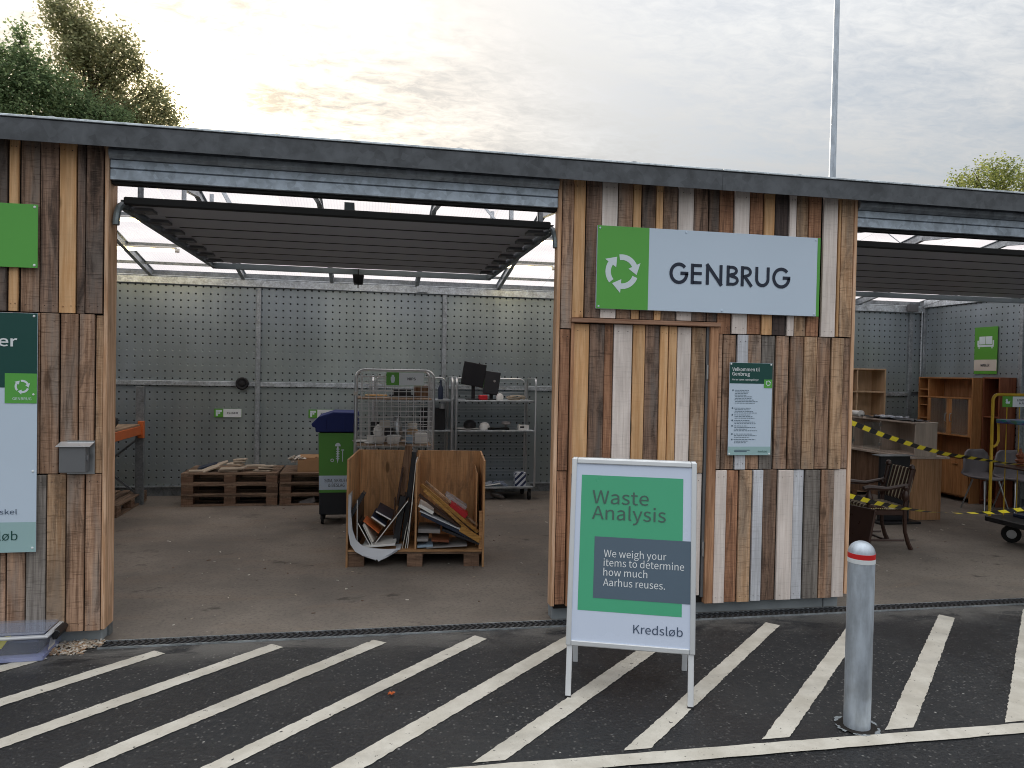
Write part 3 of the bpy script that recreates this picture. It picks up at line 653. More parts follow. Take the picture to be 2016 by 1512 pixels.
# ---- back and side walls of perforated sheet
posts = [-4.22, -1.565, 1.085, 3.735, 6.385, 9.0]
bw = B(); bw.box((-4.6, 11.03, 0.0), (9.3, 11.08, 3.0)); back = bw.build('back_wall', M['galv_dark'], shed)
ends = posts+[9.262]; 
for i in range(len(ends)-1):
    for z0, z1 in ((0.15, 1.552), (1.625, 2.965)):
        b = B(); b.box((ends[i]+0.032, 11.0, z0), (ends[i+1]-0.034, 11.02, z1)); b.build('perforated_panel', M['peg_x'], back, bevel=0.002)
for x in posts:
    b = B(); b.box((x-0.033, 10.955, 0.0), (x+0.033, 11.028, 2.962)); b.build('wall_post', M['galv'], back, bevel=0.004)
b = B(); b.box((-4.6, 11.06, 3.06), (9.3, 11.10, 3.165)); b.build('closing_strip', M['galv_dark'], shed)
b = B(); b.box((-4.6, 10.94, 2.967), (9.26, 11.07, 3.065)); b.box((-4.6, 10.945, 3.07), (9.26, 11.07, 3.085)); b.build('top_rail', M['rail'], back, bevel=0.003)
for i in range(len(posts)-1):
    b = B(); b.box((posts[i]+0.035, 10.962, 1.555), (posts[i+1]-0.035, 11.02, 1.622)); b.build('mid_rail', M['rail'], back, bevel=0.004)
b = B(); b.box((-4.6, 10.97, 0.13), (9.26, 11.028, 0.147)); b.box((-4.6, 11.005, 0.0), (9.26, 11.029, 0.128), 1); b.build('base_rail', [M['rail'], M['galv_dark']], back)
SW = 9.262
sw = B(); sw.box((SW+0.03, 5.3, 0.0), (SW+0.08, 11.03, 3.2)); side = sw.build('side_wall', M['galv_dark'], shed)
sy = [10.955, 9.03, 7.2, 5.35]
for i in range(3):
    for z0, z1 in ((0.15, 1.552), (1.625, 3.05)):
        b = B(); b.box((SW, sy[i+1]+0.033, z0), (SW+0.02, sy[i]-0.033, z1)); b.build('perforated_panel', M['peg_y'], side, bevel=0.002)
for y in sy[:1]+sy[1:]:
    b = B(); b.box((SW-0.05, y-0.033, 0), (SW+0.028, y+0.033, 3.05)); b.build('wall_post', M['galv'], side, bevel=0.004)
b = B(); b.box((SW-0.06, 5.3, 3.055), (SW+0.08, 10.93, 3.185)); b.build('top_rail', M['rail'], side, bevel=0.003)
b = B(); b.tube([(SW-0.09, 10.93, 3.0), (SW-0.09, 10.93, 0.9)], 0.012); b.build('conduit', M['rail'], side)
b = B(); b.box((8.88, 10.87, 2.98), (9.05, 10.935, 3.10)); b.build('junction_box', M['box_grey'], back)
b = B(); b.box((0.66, 10.90, 2.985), (0.82, 10.937, 3.075)); b.build('junction_box', M['rail'], back)
b = B(); b.box((-4.66, 5.25, 0), (-4.61, 11.08, 3.3)); b.build('end_wall', M['galv_dark'], shed)
b = B(); b.box((3.55, 5.33, 0), (3.60, 10.99, 3.1)); b.build('partition_wall', M['galv_dark'], shed)

# ---- overhead sectional doors, open and lying flat under the roof
def overhead(x0, x1):
    d = B(); y0, zd = 5.335, 2.915; d.box((x0, y0, zd+0.042), (x1, y0+2.76, zd+0.046)); dd = d.build('overhead_door', M['rubber'], shed)
    n = 7; h = 2.76/n
    for i in range(n):
        b = B(); b.box((x0, y0+i*h+0.007, zd), (x1, y0+(i+1)*h-0.007, zd+0.04)); b.build('door_panel', M['doorpanel'], dd, bevel=0.003)
        if i: q = B(); q.box((x0+0.13, y0+i*h-0.017, zd-0.0015), (x1-0.13, y0+i*h+0.017, zd+0.02)); q.build('joint_seal', M['rubber'], dd)
        for s, xx in ((1, x0), (-1, x1)):
            q = B(); yy = y0+i*h+0.1
            q.box((min(xx, xx+s*0.12), yy, zd-0.022), (max(xx, xx+s*0.12), yy+0.13, zd-0.002)); q.cyl((xx-s*0.035, yy+0.06, zd-0.01), (xx+s*0.06, yy+0.06, zd-0.01), 0.022, n=10)
            q.build('roller_bracket', M['box_grey'], dd)
    b = B(); b.box((x0-0.02, y0-0.045, zd-0.012), (x1+0.02, y0, zd+0.04)); b.build('bottom_seal', M['rubber'], dd, bevel=0.008)
    for xx in (x0-0.045, x1+0.045):
        b = B(); b.box((xx-0.02, y0+0.05, zd-0.03), (xx+0.02, y0+3.0, zd-0.022)); b.box((xx-0.02, y0+0.05, zd-0.022), (xx-0.014, y0+3.0, zd+0.03)); b.box((xx-0.02, y0+0.05, zd+0.03), (xx+0.02, y0+3.0, zd+0.036)); b.build('track', M['bracket'], dd)
        pts = [(xx, y0+0.05+0.28-0.28*math.cos(a)-0.28, zd-0.28+0.28*math.sin(a)) for a in [R(90-9*k) for k in range(11)]]
        b = B(); b.tube([(xx, y0+0.06-0.16*math.sin(R(9*k)), zd-0.16+0.16*math.cos(R(9*k))) for k in range(11)], 0.022, 8); b.build('curved_track', M['bracket'], dd)
        for yy in (5.75, 7.0, 8.15):
            b = B(); b.box((xx-0.02, yy, zd+0.036), (xx+0.02, yy+0.006, roofz(yy)-0.06)); b.box((xx-0.02, yy, zd+0.036), (xx-0.015, yy+0.04, roofz(yy)-0.06)); b.build('hanging_strap', M['rail'], dd)
    b = B(); b.box((x0-0.06, y0+2.97, zd-0.035), (x1+0.06, y0+3.01, zd+0.025)); b.build('rear_bar', M['bracket'], dd)
    xm = (x0+x1)/2
    for q in ((x0+0.35, x0+0.62), (x1-0.62, x1-0.35)):
        b = B(); b.bar((q[0], 5.9, roofz(5.9)-0.05), (q[1], 5.5, zd+0.06), 0.035, 0.005); b.build('hanging_strap', M['rail'], dd)
    b = B(); b.box((xm-0.035, 5.42, zd+0.048), (xm+0.035, 8.3, zd+0.12)); b.build('opener_rail', M['bracket'], dd)
    return dd
overhead(-1.60, 1.275); overhead(3.80, 9.0)
# the hanging opener housing at the door's rear edge
om = thing('door_opener', 'black tapered opener housing hanging below the rear edge of the raised door', 'door opener', (-0.14, 8.3, 2.75))
b = B(); b.prism([(-0.062, 0.02), (0.062, 0.02), (0.048, -0.085), (-0.048, -0.085)], (-0.14, 8.24, 2.855), X, Z, Y*0.12); b.build('housing', M['black'], om, bevel=0.006)
b = B(); b.tube([(-0.14, 8.23, 2.93), (-0.14, 8.23, 2.72)], 0.006); b.build('cord', M['rubber'], om)

# ---- fluorescent lamps on the purlins
def lampfit(x0, x1, y, label):
    z = roofz(y)-0.075
    t = thing('fluorescent_lamp', label, 'lamp', ((x0+x1)/2, y, z+0.03), 'fluorescent lamps under the roof')
    b = B(); b.box((x0, y-0.035, z+0.005), (x1, y+0.035, z+0.03)); b.build('housing', M['white'], t, bevel=0.004)
    b = B(); b.tube([(x0+0.03, y, z-0.012), (x1-0.03, y, z-0.012)], 0.022, 10); b.build('tube', M['tube'], t, smooth=True)
    for xx in (x0, x1):
        b = B(); b.cyl((xx-0.012, y, z-0.012), (xx+0.032, y, z-0.012), 0.026, n=10); b.build('end_cap', M['white'], t)
lampfit(-4.0, -2.02, 8.95, 'lit tube lamp nearer the ridge, seen between left post and raised door edge')
lampfit(-4.3, -2.42, 9.95, 'lit tube lamp above back wall rail beside the left corner board')
lampfit(1.95, 3.4, 8.95, 'lit tube lamp half hidden by the corner board of the boarded block')
lampfit(1.78, 2.47, 9.95, 'short lit tube lamp above back wall rail left of the boarded block')
lampfit(-0.55, 0.55, 7.35, 'lit tube lamp glimpsed in the gap between front beam and raised door')

# ---- drain channel
dch = thing('drain_channel', 'long black slotted drain grate with thin steel edges across the shed front', 'drain', (1.5, 5.2, 0))
b = B()
for y0, y1 in ((5.128, 5.136), (5.252, 5.260)): b.box((-1.70, y0, 0.0), (9.2, y1, 0.011))
b.build('edge_strip', M['galv'], dch)
b = B(); b.box((-1.70, 5.137, 0.0), (9.2, 5.251, 0.003)); b.build('channel', M['void'], dch)
b = B(); x = -1.70
while x < 9.2:
    b.add([(x, 5.139, 0.0035), (x+0.017, 5.139, 0.0035), (x+0.057, 5.193, 0.0035), (x+0.04, 5.193, 0.0035), (x, 5.139, 0.011), (x+0.017, 5.139, 0.011), (x+0.057, 5.193, 0.011), (x+0.04, 5.193, 0.011)], [(4,5,6,7), (0,1,5,4), (1,2,6,5), (2,3,7,6), (3,0,4,7)])
    b.add([(x+.04, 5.197, 0.0035), (x+0.057, 5.197, 0.0035), (x+0.017, 5.250, 0.0035), (x+0.0, 5.250, 0.0035), (x+.04, 5.197, 0.011), (x+0.057, 5.197, 0.011), (x+0.017, 5.250, 0.011), (x+0.0, 5.250, 0.011)], [(4,5,6,7), (0,1,5,4), (1,2,6,5), (2,3,7,6), (3,0,4,7)])
    x += 0.043
b.build('grate', M['grate'], dch)['kind'] = 'stuff'

# ================================================================== SIGNS
def panel(name, x0, x1, z0, z1, y, m, parent, th=0.004, bev=0.001):
    b = B(); b.box((x0, y, z0), (x1, y+th, z1)); return b.build(name, m, parent, bevel=bev)
def flat(name, x0, x1, z0, z1, y, m, parent):
    b = B(); b.poly([(x0, y, z0), (x1, y, z0), (x1, y, z1), (x0, y, z1)]); return b.build(name, m, parent, fix=False)
def screws(pts, y, parent, m='inkwhite'):
    for x, z in pts:
        b = B(); b.lathe([(0.009, 0), (0.006, 0.004), (0, 0.005)], (x, y, z), 8, axis=(0, -1, 0)); b.build('screw', M[m], parent)
YS = 5.155
sg = thing('name_sign', 'wide pale blue GENBRUG name board with green recycling square on the boarded block', 'sign', (2.51, YS+0.03, 2.316))
pn = panel('board', 1.611, 3.387, 2.318, 2.924, YS, M['sign'], sg, 0.02, 0.002)
panel('green_edge', 3.388, 3.412, 2.318, 2.924, YS+0.001, M['signgreen'], sg, 0.02)
flat('green_square', 1.612, 2.009, 2.319, 2.923, YS-0.0015, M['signgreen'], sg)
b = B(); arrows(b, Vector((1.803, YS-0.003, 2.593)), X, Z, 0.106, 0.041); b.build('recycling_arrows', M['emblem'], sg, fix=False)
b = B(); o = Vector((0, YS-0.003, 2.526)); H = 0.152; W_ = 0.0245; h = W_/2
def G(x, wd): ribbon(b, arc(x+wd*.5, H/2, wd*.5-h, H/2-h+.004, 42, 352, 26)+[(x+wd-h*1.05, H*.5)], W_, o, X, Z); ribbon(b, [(x+wd*.58, H*.505), (x+wd, H*.505)], W_, o, X, Z)
G(2.173, 0.15)
ribbon(b, [(2.343+h, 0), (2.343+h, H)], W_, o, X, Z)
for zz in (h, H*.53, H-h): ribbon(b, [(2.3635, zz), (2.43, zz)], W_*.9, o, X, Z)
ribbon(b, [(2.464+h, 0), (2.464+h, H*1.0)], W_, o, X, Z); ribbon(b, [(2.597-h, 0), (2.597-h, H)], W_, o, X, Z); ribbon(b, [(2.469, H*1.02), (2.592, -H*.02)], W_*1.05, o+Y*-0.0003, X, Z)
ribbon(b, [(2.631+h, 0), (2.631+h, H)], W_, o, X, Z)
ribbon(b, [(2.6515, H-h)]+arc(2.675, H*.745, .036, H*.255-h, 90, -90, 14)+[(2.6515, H*.49+h*.2)], W_*.9, o, X, Z)
ribbon(b, [(2.6515, H*.50+h*.4)]+arc(2.68, H*.27, .04, H*.27-h, 90, -90, 14)+[(2.6515, h)], W_*.9, o+Y*-0.0003, X, Z)
ribbon(b, [(2.748+h, 0), (2.748+h, H)], W_, o, X, Z)
ribbon(b, [(2.7685, H-h)]+arc(2.789, H*.72, .037, H*.28-h, 90, -90, 14)+[(2.7685, H*.44+h*.2)], W_*.9, o, X, Z); ribbon(b, [(2.783, H*.46), (2.838, 0)], W_, o+Y*-0.0003, X, Z)
ribbon(b, [(2.866+h, H)]+arc(2.9255, 0.0615, .0595-h, .0615-h, 180, 360, 18)+[(2.985-h, H)], W_, o, X, Z)
G(3.008, 0.152)
b.build('lettering', M['ink'], sg, fix=False)
screws([(1.63, 2.905), (1.63, 2.335), (2.3, 2.906), (3.37, 2.906), (2.6, 2.335), (3.37, 2.335)], YS, sg, 'sign')

YW = 5.172
wl_ = thing('welcome_sign', 'tall narrow rules board headed Velkommen til Genbrug beside the side door', 'sign', (2.862, YW, 1.24))
panel('board', 2.686, 3.042, 1.24, 1.947, YW, M['sign'], wl_)
flat('dark_header', 2.687, 3.041, 1.789, 1.946, YW-0.0012, M['signdark'], wl_)
flat('green_square', 2.972, 3.041, 1.757, 1.822, YW-0.0022, M['signgreen'], wl_)
flat('mint_footer', 2.687, 3.041, 1.241, 1.306, YW-0.0012, M['signmint'], wl_)
b = B(); arrows(b, Vector((3.007, YW-0.0032, 1.794)), X, Z, 0.017, 0.006); b.build('recycling_arrows', M['emblem'], wl_, fix=False)
text('lettering', 'Velkommen til', (2.706, YW-0.0025, 1.884), X, Z, 0.226, 0.026, M['inkwhite'], wl_, 0.004)
text('lettering', 'Genbrug', (2.706, YW-0.0025, 1.849), X, Z, 0.146, 0.026, M['inkwhite'], wl_, 0.004)
text('lettering', 'Her er vores retningslinjer', (2.706, YW-0.0025, 1.812), X, Z, 0.22, 0.013, M['inkwhite'], wl_, 0.004)
text('lettering', 'Kredsløb', (2.935, YW-0.0025, 1.262), X, Z, 0.078, 0.014, M['signdark'], wl_)
b = B(); rr = random.Random(3)
for zt, n in ((1.737, 9), (1.601, 4), (1.549, 3), (1.507, 3), (1.465, 4), (1.403, 3), (1.361, 3)):
    b.lathe([(0.0065, 0), (0, 0.0002)], (2.716, YW-0.002, zt), 10, axis=(0, -1, 0))
    for k in range(n):
        x = 2.731+(0.004 if k % 3 else 0); xe = 2.731+rr.uniform(0.09, 0.20); zz = zt-0.0122*k
        while x < xe:
            l = rr.uniform(0.008, 0.024); b.poly([(x, YW-0.002, zz-0.0022), (min(x+l, xe), YW-0.002, zz-0.0022), (min(x+l, xe), YW-0.002, zz+0.0018), (x, YW-0.002, zz+0.0018)]); x += l+0.004
b.build('rule_lines', M['inkgrey'], wl_, fix=False)['kind'] = 'stuff'
b = B()
for zz, l in ((1.279, 0.13), (1.268, 0.105)): b.poly([(2.737, YW-0.002, zz-0.0025), (2.737+l, YW-0.002, zz-0.0025), (2.737+l, YW-0.002, zz+0.0025), (2.737, YW-0.002, zz+0.0025)])
b.build('footer_lines', M['kink'], wl_, fix=False)
screws([(2.698, 1.936), (3.03, 1.936), (2.698, 1.25), (3.03, 1.25)], YW, wl_)

YL = 5.168
gsn = thing('green_sign', 'plain bright green board cut by the photo edge above the dark sign', 'sign', (-2.55, YL, 2.443))
panel('board', -3.05, -2.081, 2.443, 2.844, YL, M['signgreen'], gsn); screws([(-2.10, 2.828), (-2.10, 2.46)], YL, gsn)
inf = thing('info_sign', 'tall bottle green and pale blue information board by the left opening', 'sign', (-2.55, YL, 0.633))
panel('board', -3.05, -2.077, 0.633, 2.156, YL, M['sign'], inf)
flat('dark_header', -3.049, -2.078, 1.682, 2.155, YL-0.0012, M['signdark'], inf)
flat('green_square', -2.262, -2.078, 1.583, 1.773, YL-0.0024, M['signgreen'], inf)
flat('mint_footer', -3.049, -2.078, 0.634, 0.826, YL-0.0012, M['signmint'], inf)
b = B(); arrows(b, Vector((-2.163, YL-0.0036, 1.69)), X, Z, 0.036, 0.0125); b.build('recycling_arrows', M['emblem'], inf, fix=False)
text('lettering', 'GENBRUG', (-2.217, YL-0.0036, 1.604), X, Z, 0.108, 0.017, M['emblem'], inf)
text('lettering', 'er', (-2.30, YL-0.0036, 1.944), X, Z, 0.108, 0.064, M['inkwhite'], inf, 0.006)
text('lettering', 'forskel', (-2.36, YL-0.0036, 0.878), X, Z, 0.174, 0.030, M['kink'], inf)
text('lettering', 'Kredsløb', (-2.50, YL-0.0036, 0.712), X, Z, 0.318, 0.055, M['signdark'], inf)
screws([(-2.098, 2.138), (-2.098, 1.64), (-2.098, 1.15), (-2.098, 0.66)], YL, inf)

# ---- grey meter box
mb = thing('junction_box', 'small grey metal box with sloping hood screwed to the left boarded wall', 'metal box', (-1.84, 5.14, 1.13))
b = B(); b.box((-1.905, 5.183, 1.128), (-1.742, 5.19, 1.345)); b.build('back_plate', M['steel'], mb)
b = B(); b.box((-1.93, 5.118, 1.145), (-1.775, 5.182, 1.312)); b.build('housing', M['box_grey'], mb, bevel=0.003)
b = B(); b.prism([(0, 0), (0.085, 0.022), (0.085, 0.026), (0, 0.004)], (-1.945, 5.105, 1.312), Y, Z, X*0.20); b.build('hood', M['alu'], mb)
b = B(); b.box((-1.774, 5.13, 1.225), (-1.764, 5.15, 1.258)); b.build('latch', M['box_grey'], mb)

# ================================================================== A-BOARD
fl = Vector((1.113, 4.008, 0)); e = Vector((0.93706, -0.34916, 0)); nb = Vector((0.34916, 0.93706, 0)); tl = R(10)
upb = Z*math.cos(tl)+nb*math.sin(tl); nout = e.cross(upb); MB = Matrix((e, upb, nout)).transposed().to_4x4(); MB.translation = fl
ab = thing('pavement_sign', 'silver framed Waste Analysis A board standing on the striped asphalt', 'A board', fl+e*0.36+nb*0.15)
WB, H0, H1 = 0.724, 0.288, 1.357
b = B(MB); b.box((0.012, H0+0.012, -0.012), (WB-0.012, H1-0.012, 0.002)); b.build('poster', M['poster'], ab)
def aflat(name, pts, m, zz):
    b = B(MB); b.poly([(x, y, zz) for x, y in pts]); return b.build(name, m, ab, fix=False)
aflat('green_block', [(0.061, 0.487), (0.648, 0.487), (0.648, 1.262), (0.061, 1.262)], M['pgreen'], 0.0032)
aflat('slate_block', [(0.147, 0.56), (0.703, 0.56), (0.703, 0.908), (0.147, 0.908)], M['pgrey'], 0.0044)
def atext(s, x, y, wd, cap, m, off=0.0): text('lettering', s, fl+e*x+upb*y+nout*0.0058, e, upb, wd, cap, M[m], ab, off)
atext('Waste', 0.127, 1.099, 0.326, 0.076, 'pink_dark', 0.0); atext('Analysis', 0.128, 1.008, 0.424, 0.076, 'pink_dark', 0.0)
atext('We weigh your', 0.203, 0.795, 0.355, 0.040, 'inkwhite', 0.0); atext('items to determine', 0.203, 0.743, 0.455, 0.040, 'inkwhite', 0.0)
atext('how much', 0.203, 0.689, 0.25, 0.040, 'inkwhite', 0.0); atext('Aarhus reuses.', 0.203, 0.632, 0.35, 0.040, 'inkwhite', 0.0)
atext('Kredsløb', 0.380, 0.381, 0.275, 0.046, 'kink', 0.0)
fwid = 0.030
for (x0, y0, x1, y1) in ((0, H0, fwid, H1), (WB-fwid, H0, WB, H1), (fwid+.0005, H0, WB-fwid-.0005, H0+fwid), (fwid+.0005, H1-fwid, WB-fwid-.0005, H1)):
    b = B(MB); b.box((x0, y0, -0.016), (x1, y1, 0.011)); b.build('frame_profile', M['alu'], ab, bevel=0.005, seg=2)
for x in (0.006, WB-0.038):
    b = B(MB); b.box((x, 0.0, -0.016), (x+0.032, H0+0.002, 0.002)); b.build('leg', M['legwhite'], ab, bevel=0.003)
    b = B(MB); b.box((x-0.001, -0.003, -0.018), (x+0.033, 0.012, 0.004)); b.build('foot', M['black'], ab)
# rear half of the A
top = fl+upb*H1+nb*0.03; upr = (Z*math.cos(R(10))-nb*math.sin(R(10))); ori = fl+nb*0.535
MR = Matrix((e, upr, e.cross(upr))).transposed().to_4x4(); MR.translation = ori
b = B(MR); b.box((0.012, H0+0.012, -0.004), (WB-0.012, H1-0.012, 0.004)); b.build('rear_poster', M['poster'], ab)
for (x0, y0, x1, y1) in ((0, H0, fwid, H1), (WB-fwid, H0, WB, H1), (fwid+.0005, H0, WB-fwid-.0005, H0+fwid), (fwid+.0005, H1-fwid, WB-fwid-.0005, H1)):
    b = B(MR); b.box((x0, y0, -0.012), (x1, y1, 0.012)); b.build('frame_profile', M['alu'], ab, bevel=0.004)
for x in (0.006, WB-0.038):
    b = B(MR); b.box((x, 0.0, -0.008), (x+0.032, H0+0.002, 0.008)); b.build('leg', M['legwhite'], ab, bevel=0.003)
b = B(); b.cyl(fl+upb*(H1-0.02)+nb*0.022+e*0.1, fl+upb*(H1-0.02)+nb*0.022+e*0.62, 0.008, n=8); b.build('hinge', M['alu'], ab)

# ================================================================== BOLLARD
bo = thing('bollard', 'galvanised steel bollard with round cap and red and white band', 'bollard', (2.565, 3.44, 0))
Rb = 0.0665
b = B(); b.lathe([(Rb, 0.0), (Rb, 0.878)], (2.565, 3.44, 0), 36); b.build('post', M['pole'], bo, smooth=True)
b = B(); b.lathe([(Rb+0.001, 0.9)]+[(Rb*math.cos(R(a)), 0.928+0.062*math.sin(R(a))) for a in range(0, 91, 9)], (2.565, 3.44, 0), 36); b.build('cap', M['pole'], bo, smooth=True)
b = B(); b.lathe([(Rb+0.0018, 0.902), (Rb+0.0018, 0.928)], (2.565, 3.44, 0), 36); b.build('red_band', M['bollred'], bo, smooth=True)
b = B(); b.lathe([(Rb+0.0018, 0.878), (Rb+0.0018, 0.9018)], (2.565, 3.44, 0), 36); b.build('white_band', M['bollwhite'], bo, smooth=True)
b = B()
for i in range(40):
    a0, a1 = 2*math.pi*i/40, 2*math.pi*(i+1)/40; r0, r1 = 0.10+random.uniform(-.006, .006), 0.115+random.uniform(-.006, .006)
    b.add([(2.565+r*math.cos(a), 3.44+r*math.sin(a), 0.0075) for a, r in ((a0, .067), (a1, .067), (a1, r0), (a0, r0))], [(0, 1, 2, 3)], 0)
    if i % 7 not in (2, 3): b.add([(2.565+r*math.cos(a), 3.44+r*math.sin(a), 0.0078) for a, r in ((a0, r0), (a1, r0), (a1, r1), (a0, r1))], [(0, 1, 2, 3)], 1)
b.build('base_grout', [M['void'], M['concrete']], bo, fix=False)

# ================================================================== CLEAR STORAGE BOX, bottom left
Mx = frame((-1.955, 4.968, 0.0), R(2)); sb = thing('storage_box', 'clear plastic storage box with clip on lid holding yellow and dark things', 'storage box', (-2.25, 5.08, 0))
def tray(b, x0, x1, y0, y1, z0, z1, t, splay=0.02, mi=0):
    o = [(x0, y0), (x1, y0), (x1, y1), (x0, y1)]; s = splay
    lo = [(x, y, z0) for x, y in o]; hi = [(x0-s, y0-s, z1), (x1+s, y0-s, z1), (x1+s, y1+s, z1), (x0-s, y1+s, z1)]
    b.add(lo+hi, [(3,2,1,0), (0,1,5,4), (1,2,6,5), (2,3,7,6), (3,0,4,7)], mi)
b = B(Mx); tray(b, -0.60, 0, 0, 0.27, 0.004, 0.155, 0, 0.03); b.build('tub', M['clear'], sb)
b = B(Mx); tray(b, -0.58, -0.02, 0.02, 0.25, 0.012, 0.013, 0, 0); b.box((-0.60, 0.0, 0.006), (0.0, 0.27, 0.03)); b.build('base', M['lilac'], sb, bevel=0.008)
b = B(Mx); b.box((-0.645, -0.045, 0.155), (0.045, -0.012, 0.172)); b.box((-0.645, 0.282, 0.155), (0.045, 0.315, 0.172)); b.box((0.012, -0.0115, 0.155), (0.045, 0.2815, 0.172)); b.box((-0.645, -0.0115, 0.155), (-0.612, 0.2815, 0.172)); b.build('lid_rim', M['rim'], sb, bevel=0.006)
b = B(Mx); b.box((-0.615, -0.015, 0.1705), (0.015, 0.285, 0.186)); b.build('lid_top', M['clear'], sb, bevel=0.01)
b = B(Mx); b.prism([(0.0, 0.0), (0.035, 0.0), (0.05, -0.018), (0.028, -0.06), (0.005, -0.06)], (0.028, 0.06, 0.17), X, Z, Y*0.15); b.build('clip', M['black'], sb, bevel=0.004)
b = B(Mx); b.poly([(0.0085, 0.06, 0.045), (0.0085, 0.17, 0.045), (0.022, 0.17, 0.12), (0.022, 0.06, 0.12)]); b.build('label_sticker', M['white'], sb)
cb = B(Mx); cb.box((-0.5, 0.05, 0.032), (-0.04, 0.235, 0.115)); tag(cb.build('dark_folder', M['navyboard'], None, bevel=0.01), 'dark blue folder lying inside the clear storage box', 'folder')
cb = B(Mx); cb.prism([(0, 0), (0.10, 0.0), (0.15, 0.075), (0.02, 0.06)], (-0.34, 0.035, 0.08), X, Z, Y*0.012); tag(cb.build('yellow_card', M['tapey'], None), 'yellow card sticking up inside the clear storage box', 'card')
# wood chips beside it
b = B(); rr = random.Random(5)
for i in range(420):
    x = rr.uniform(-1.97, -1.69); y = rr.uniform(5.05, 5.275)
    if x > -1.76 and y < 5.14: continue
    s = rr.uniform(0.006, 0.017); z = rr.uniform(0.001, 0.018)*(1-abs(y-5.19)/0.2)
    Mr = Matrix.Translation((x, y, z+0.004)) @ Euler((rr.uniform(-.5, .5), rr.uniform(-.5, .5), rr.uniform(0, 6.3))).to_matrix().to_4x4()
    b.M = Mr; b.box((-s, -s*.45, -0.002), (s, s*.45, 0.002), i % 3)
tag(b.build('wood_chips', [M['tile'], M['offwhite'], M['T']]), 'scatter of pale wood chips at the foot of the left wall', None, None, 'stuff')
# one autumn leaf on the asphalt
b = B(); pts = []
for i in range(16):
    a = 2*math.pi*i/16; r = 0.022*(1.0 if i % 2 else 0.55)*(1.25 if i == 1 else 1); pts.append((0.148+r*math.cos(a), 4.178+r*math.sin(a)*0.9, 0.008+0.006*(i % 3)))
b.add(pts+[(0.148, 4.178, 0.007)], [(i, (i+1) % 16, 16) for i in range(16)]); tag(b.build('fallen_leaf', M['orange']), 'single orange autumn leaf lying on the asphalt between two stripes', 'leaf')

# ---- litter trodden over the bay floors
b = B(); rr = random.Random(31)
for i in range(330):
    x = rr.uniform(-2.2, 8.5); y = rr.uniform(5.5, 10.8); s_ = rr.uniform(0.004, 0.016)*(1.6 if rr.random() > .93 else 1)
    b.M = Matrix.Translation((x, y, 0.006)) @ Euler((rr.uniform(-.2, .2), rr.uniform(-.2, .2), rr.uniform(0, 6.3))).to_matrix().to_4x4(); b.box((-s_, -s_*rr.uniform(.25, .6), -0.0015), (s_, s_*.4, 0.0025), rr.choice((0, 0, 1, 2)))
tag(b.build('floor_litter', [M['offwhite'], M['tile'], M['D']]), 'splinters and crumbs scattered over the shed floor', None, None, 'stuff')

# ================================================================== LEFT BAY CONTENTS
# ---- pallets
def make_pallet(label, group):
    t = thing('pallet', label, 'pallet', (0, 0, 0), group)
    for y in (0.05, 0.4, 0.75):
        b = B(); b.box((-0.6, y-0.05, 0.0), (0.6, y+0.05, 0.022)); b.build('plank', M['pallet'], t, bevel=0.002)
        for x in (-0.5275, 0, 0.5275):
            b = B(); b.box((x-0.0725, y-0.05, 0.0225), (x+0.0725, y+0.05, 0.0995)); b.build('block', M['block'], t, bevel=0.002)
    for x in (-0.5275, 0, 0.5275):
        b = B(); b.box((x-0.0725, 0.0, 0.1), (x+0.0725, 0.8, 0.1215)); b.build('plank', M['pallety'], t, bevel=0.002)
    for y in (0.0725, 0.24, 0.4, 0.56, 0.7275):
        hw = 0.0725 if y in (0.0725, 0.4, 0.7275) else 0.05
        b = B(); b.box((-0.6, y-hw, 0.122), (0.6, y+hw, 0.144)); b.build('plank', M['pallet'], t, bevel=0.002)
    return t
p0 = make_pallet('wooden pallet at the bottom of the stack under the tile offcuts', 'wooden pallets')
place(p0, (-1.777, 10.13, 0.004))
for loc, rz, lab in (((-1.772, 10.12, 0.149), R(0.5), 'wooden pallet in the middle of the stack under the tile offcuts'),
                     ((-1.780, 10.13, 0.294), R(-0.4), 'wooden pallet at the top of the stack carrying the tile offcuts'),
                     ((-0.545, 10.10, 0.004), 0, 'wooden pallet at the bottom of the stack beneath the cardboard boxes'),
                     ((-0.55, 10.11, 0.149), R(-0.6), 'wooden pallet in the middle of the stack beneath the cardboard boxes'),
                     ((-0.545, 10.10, 0.294), R(0.4), 'wooden pallet at the top of the stack carrying the cardboard boxes'),
                     ((-2.93, 10.05, 0.004), R(90), 'single wooden pallet lying under the orange beamed rack')):
    c = copy_tree(p0); place(c, loc, rz); c['label'] = lab
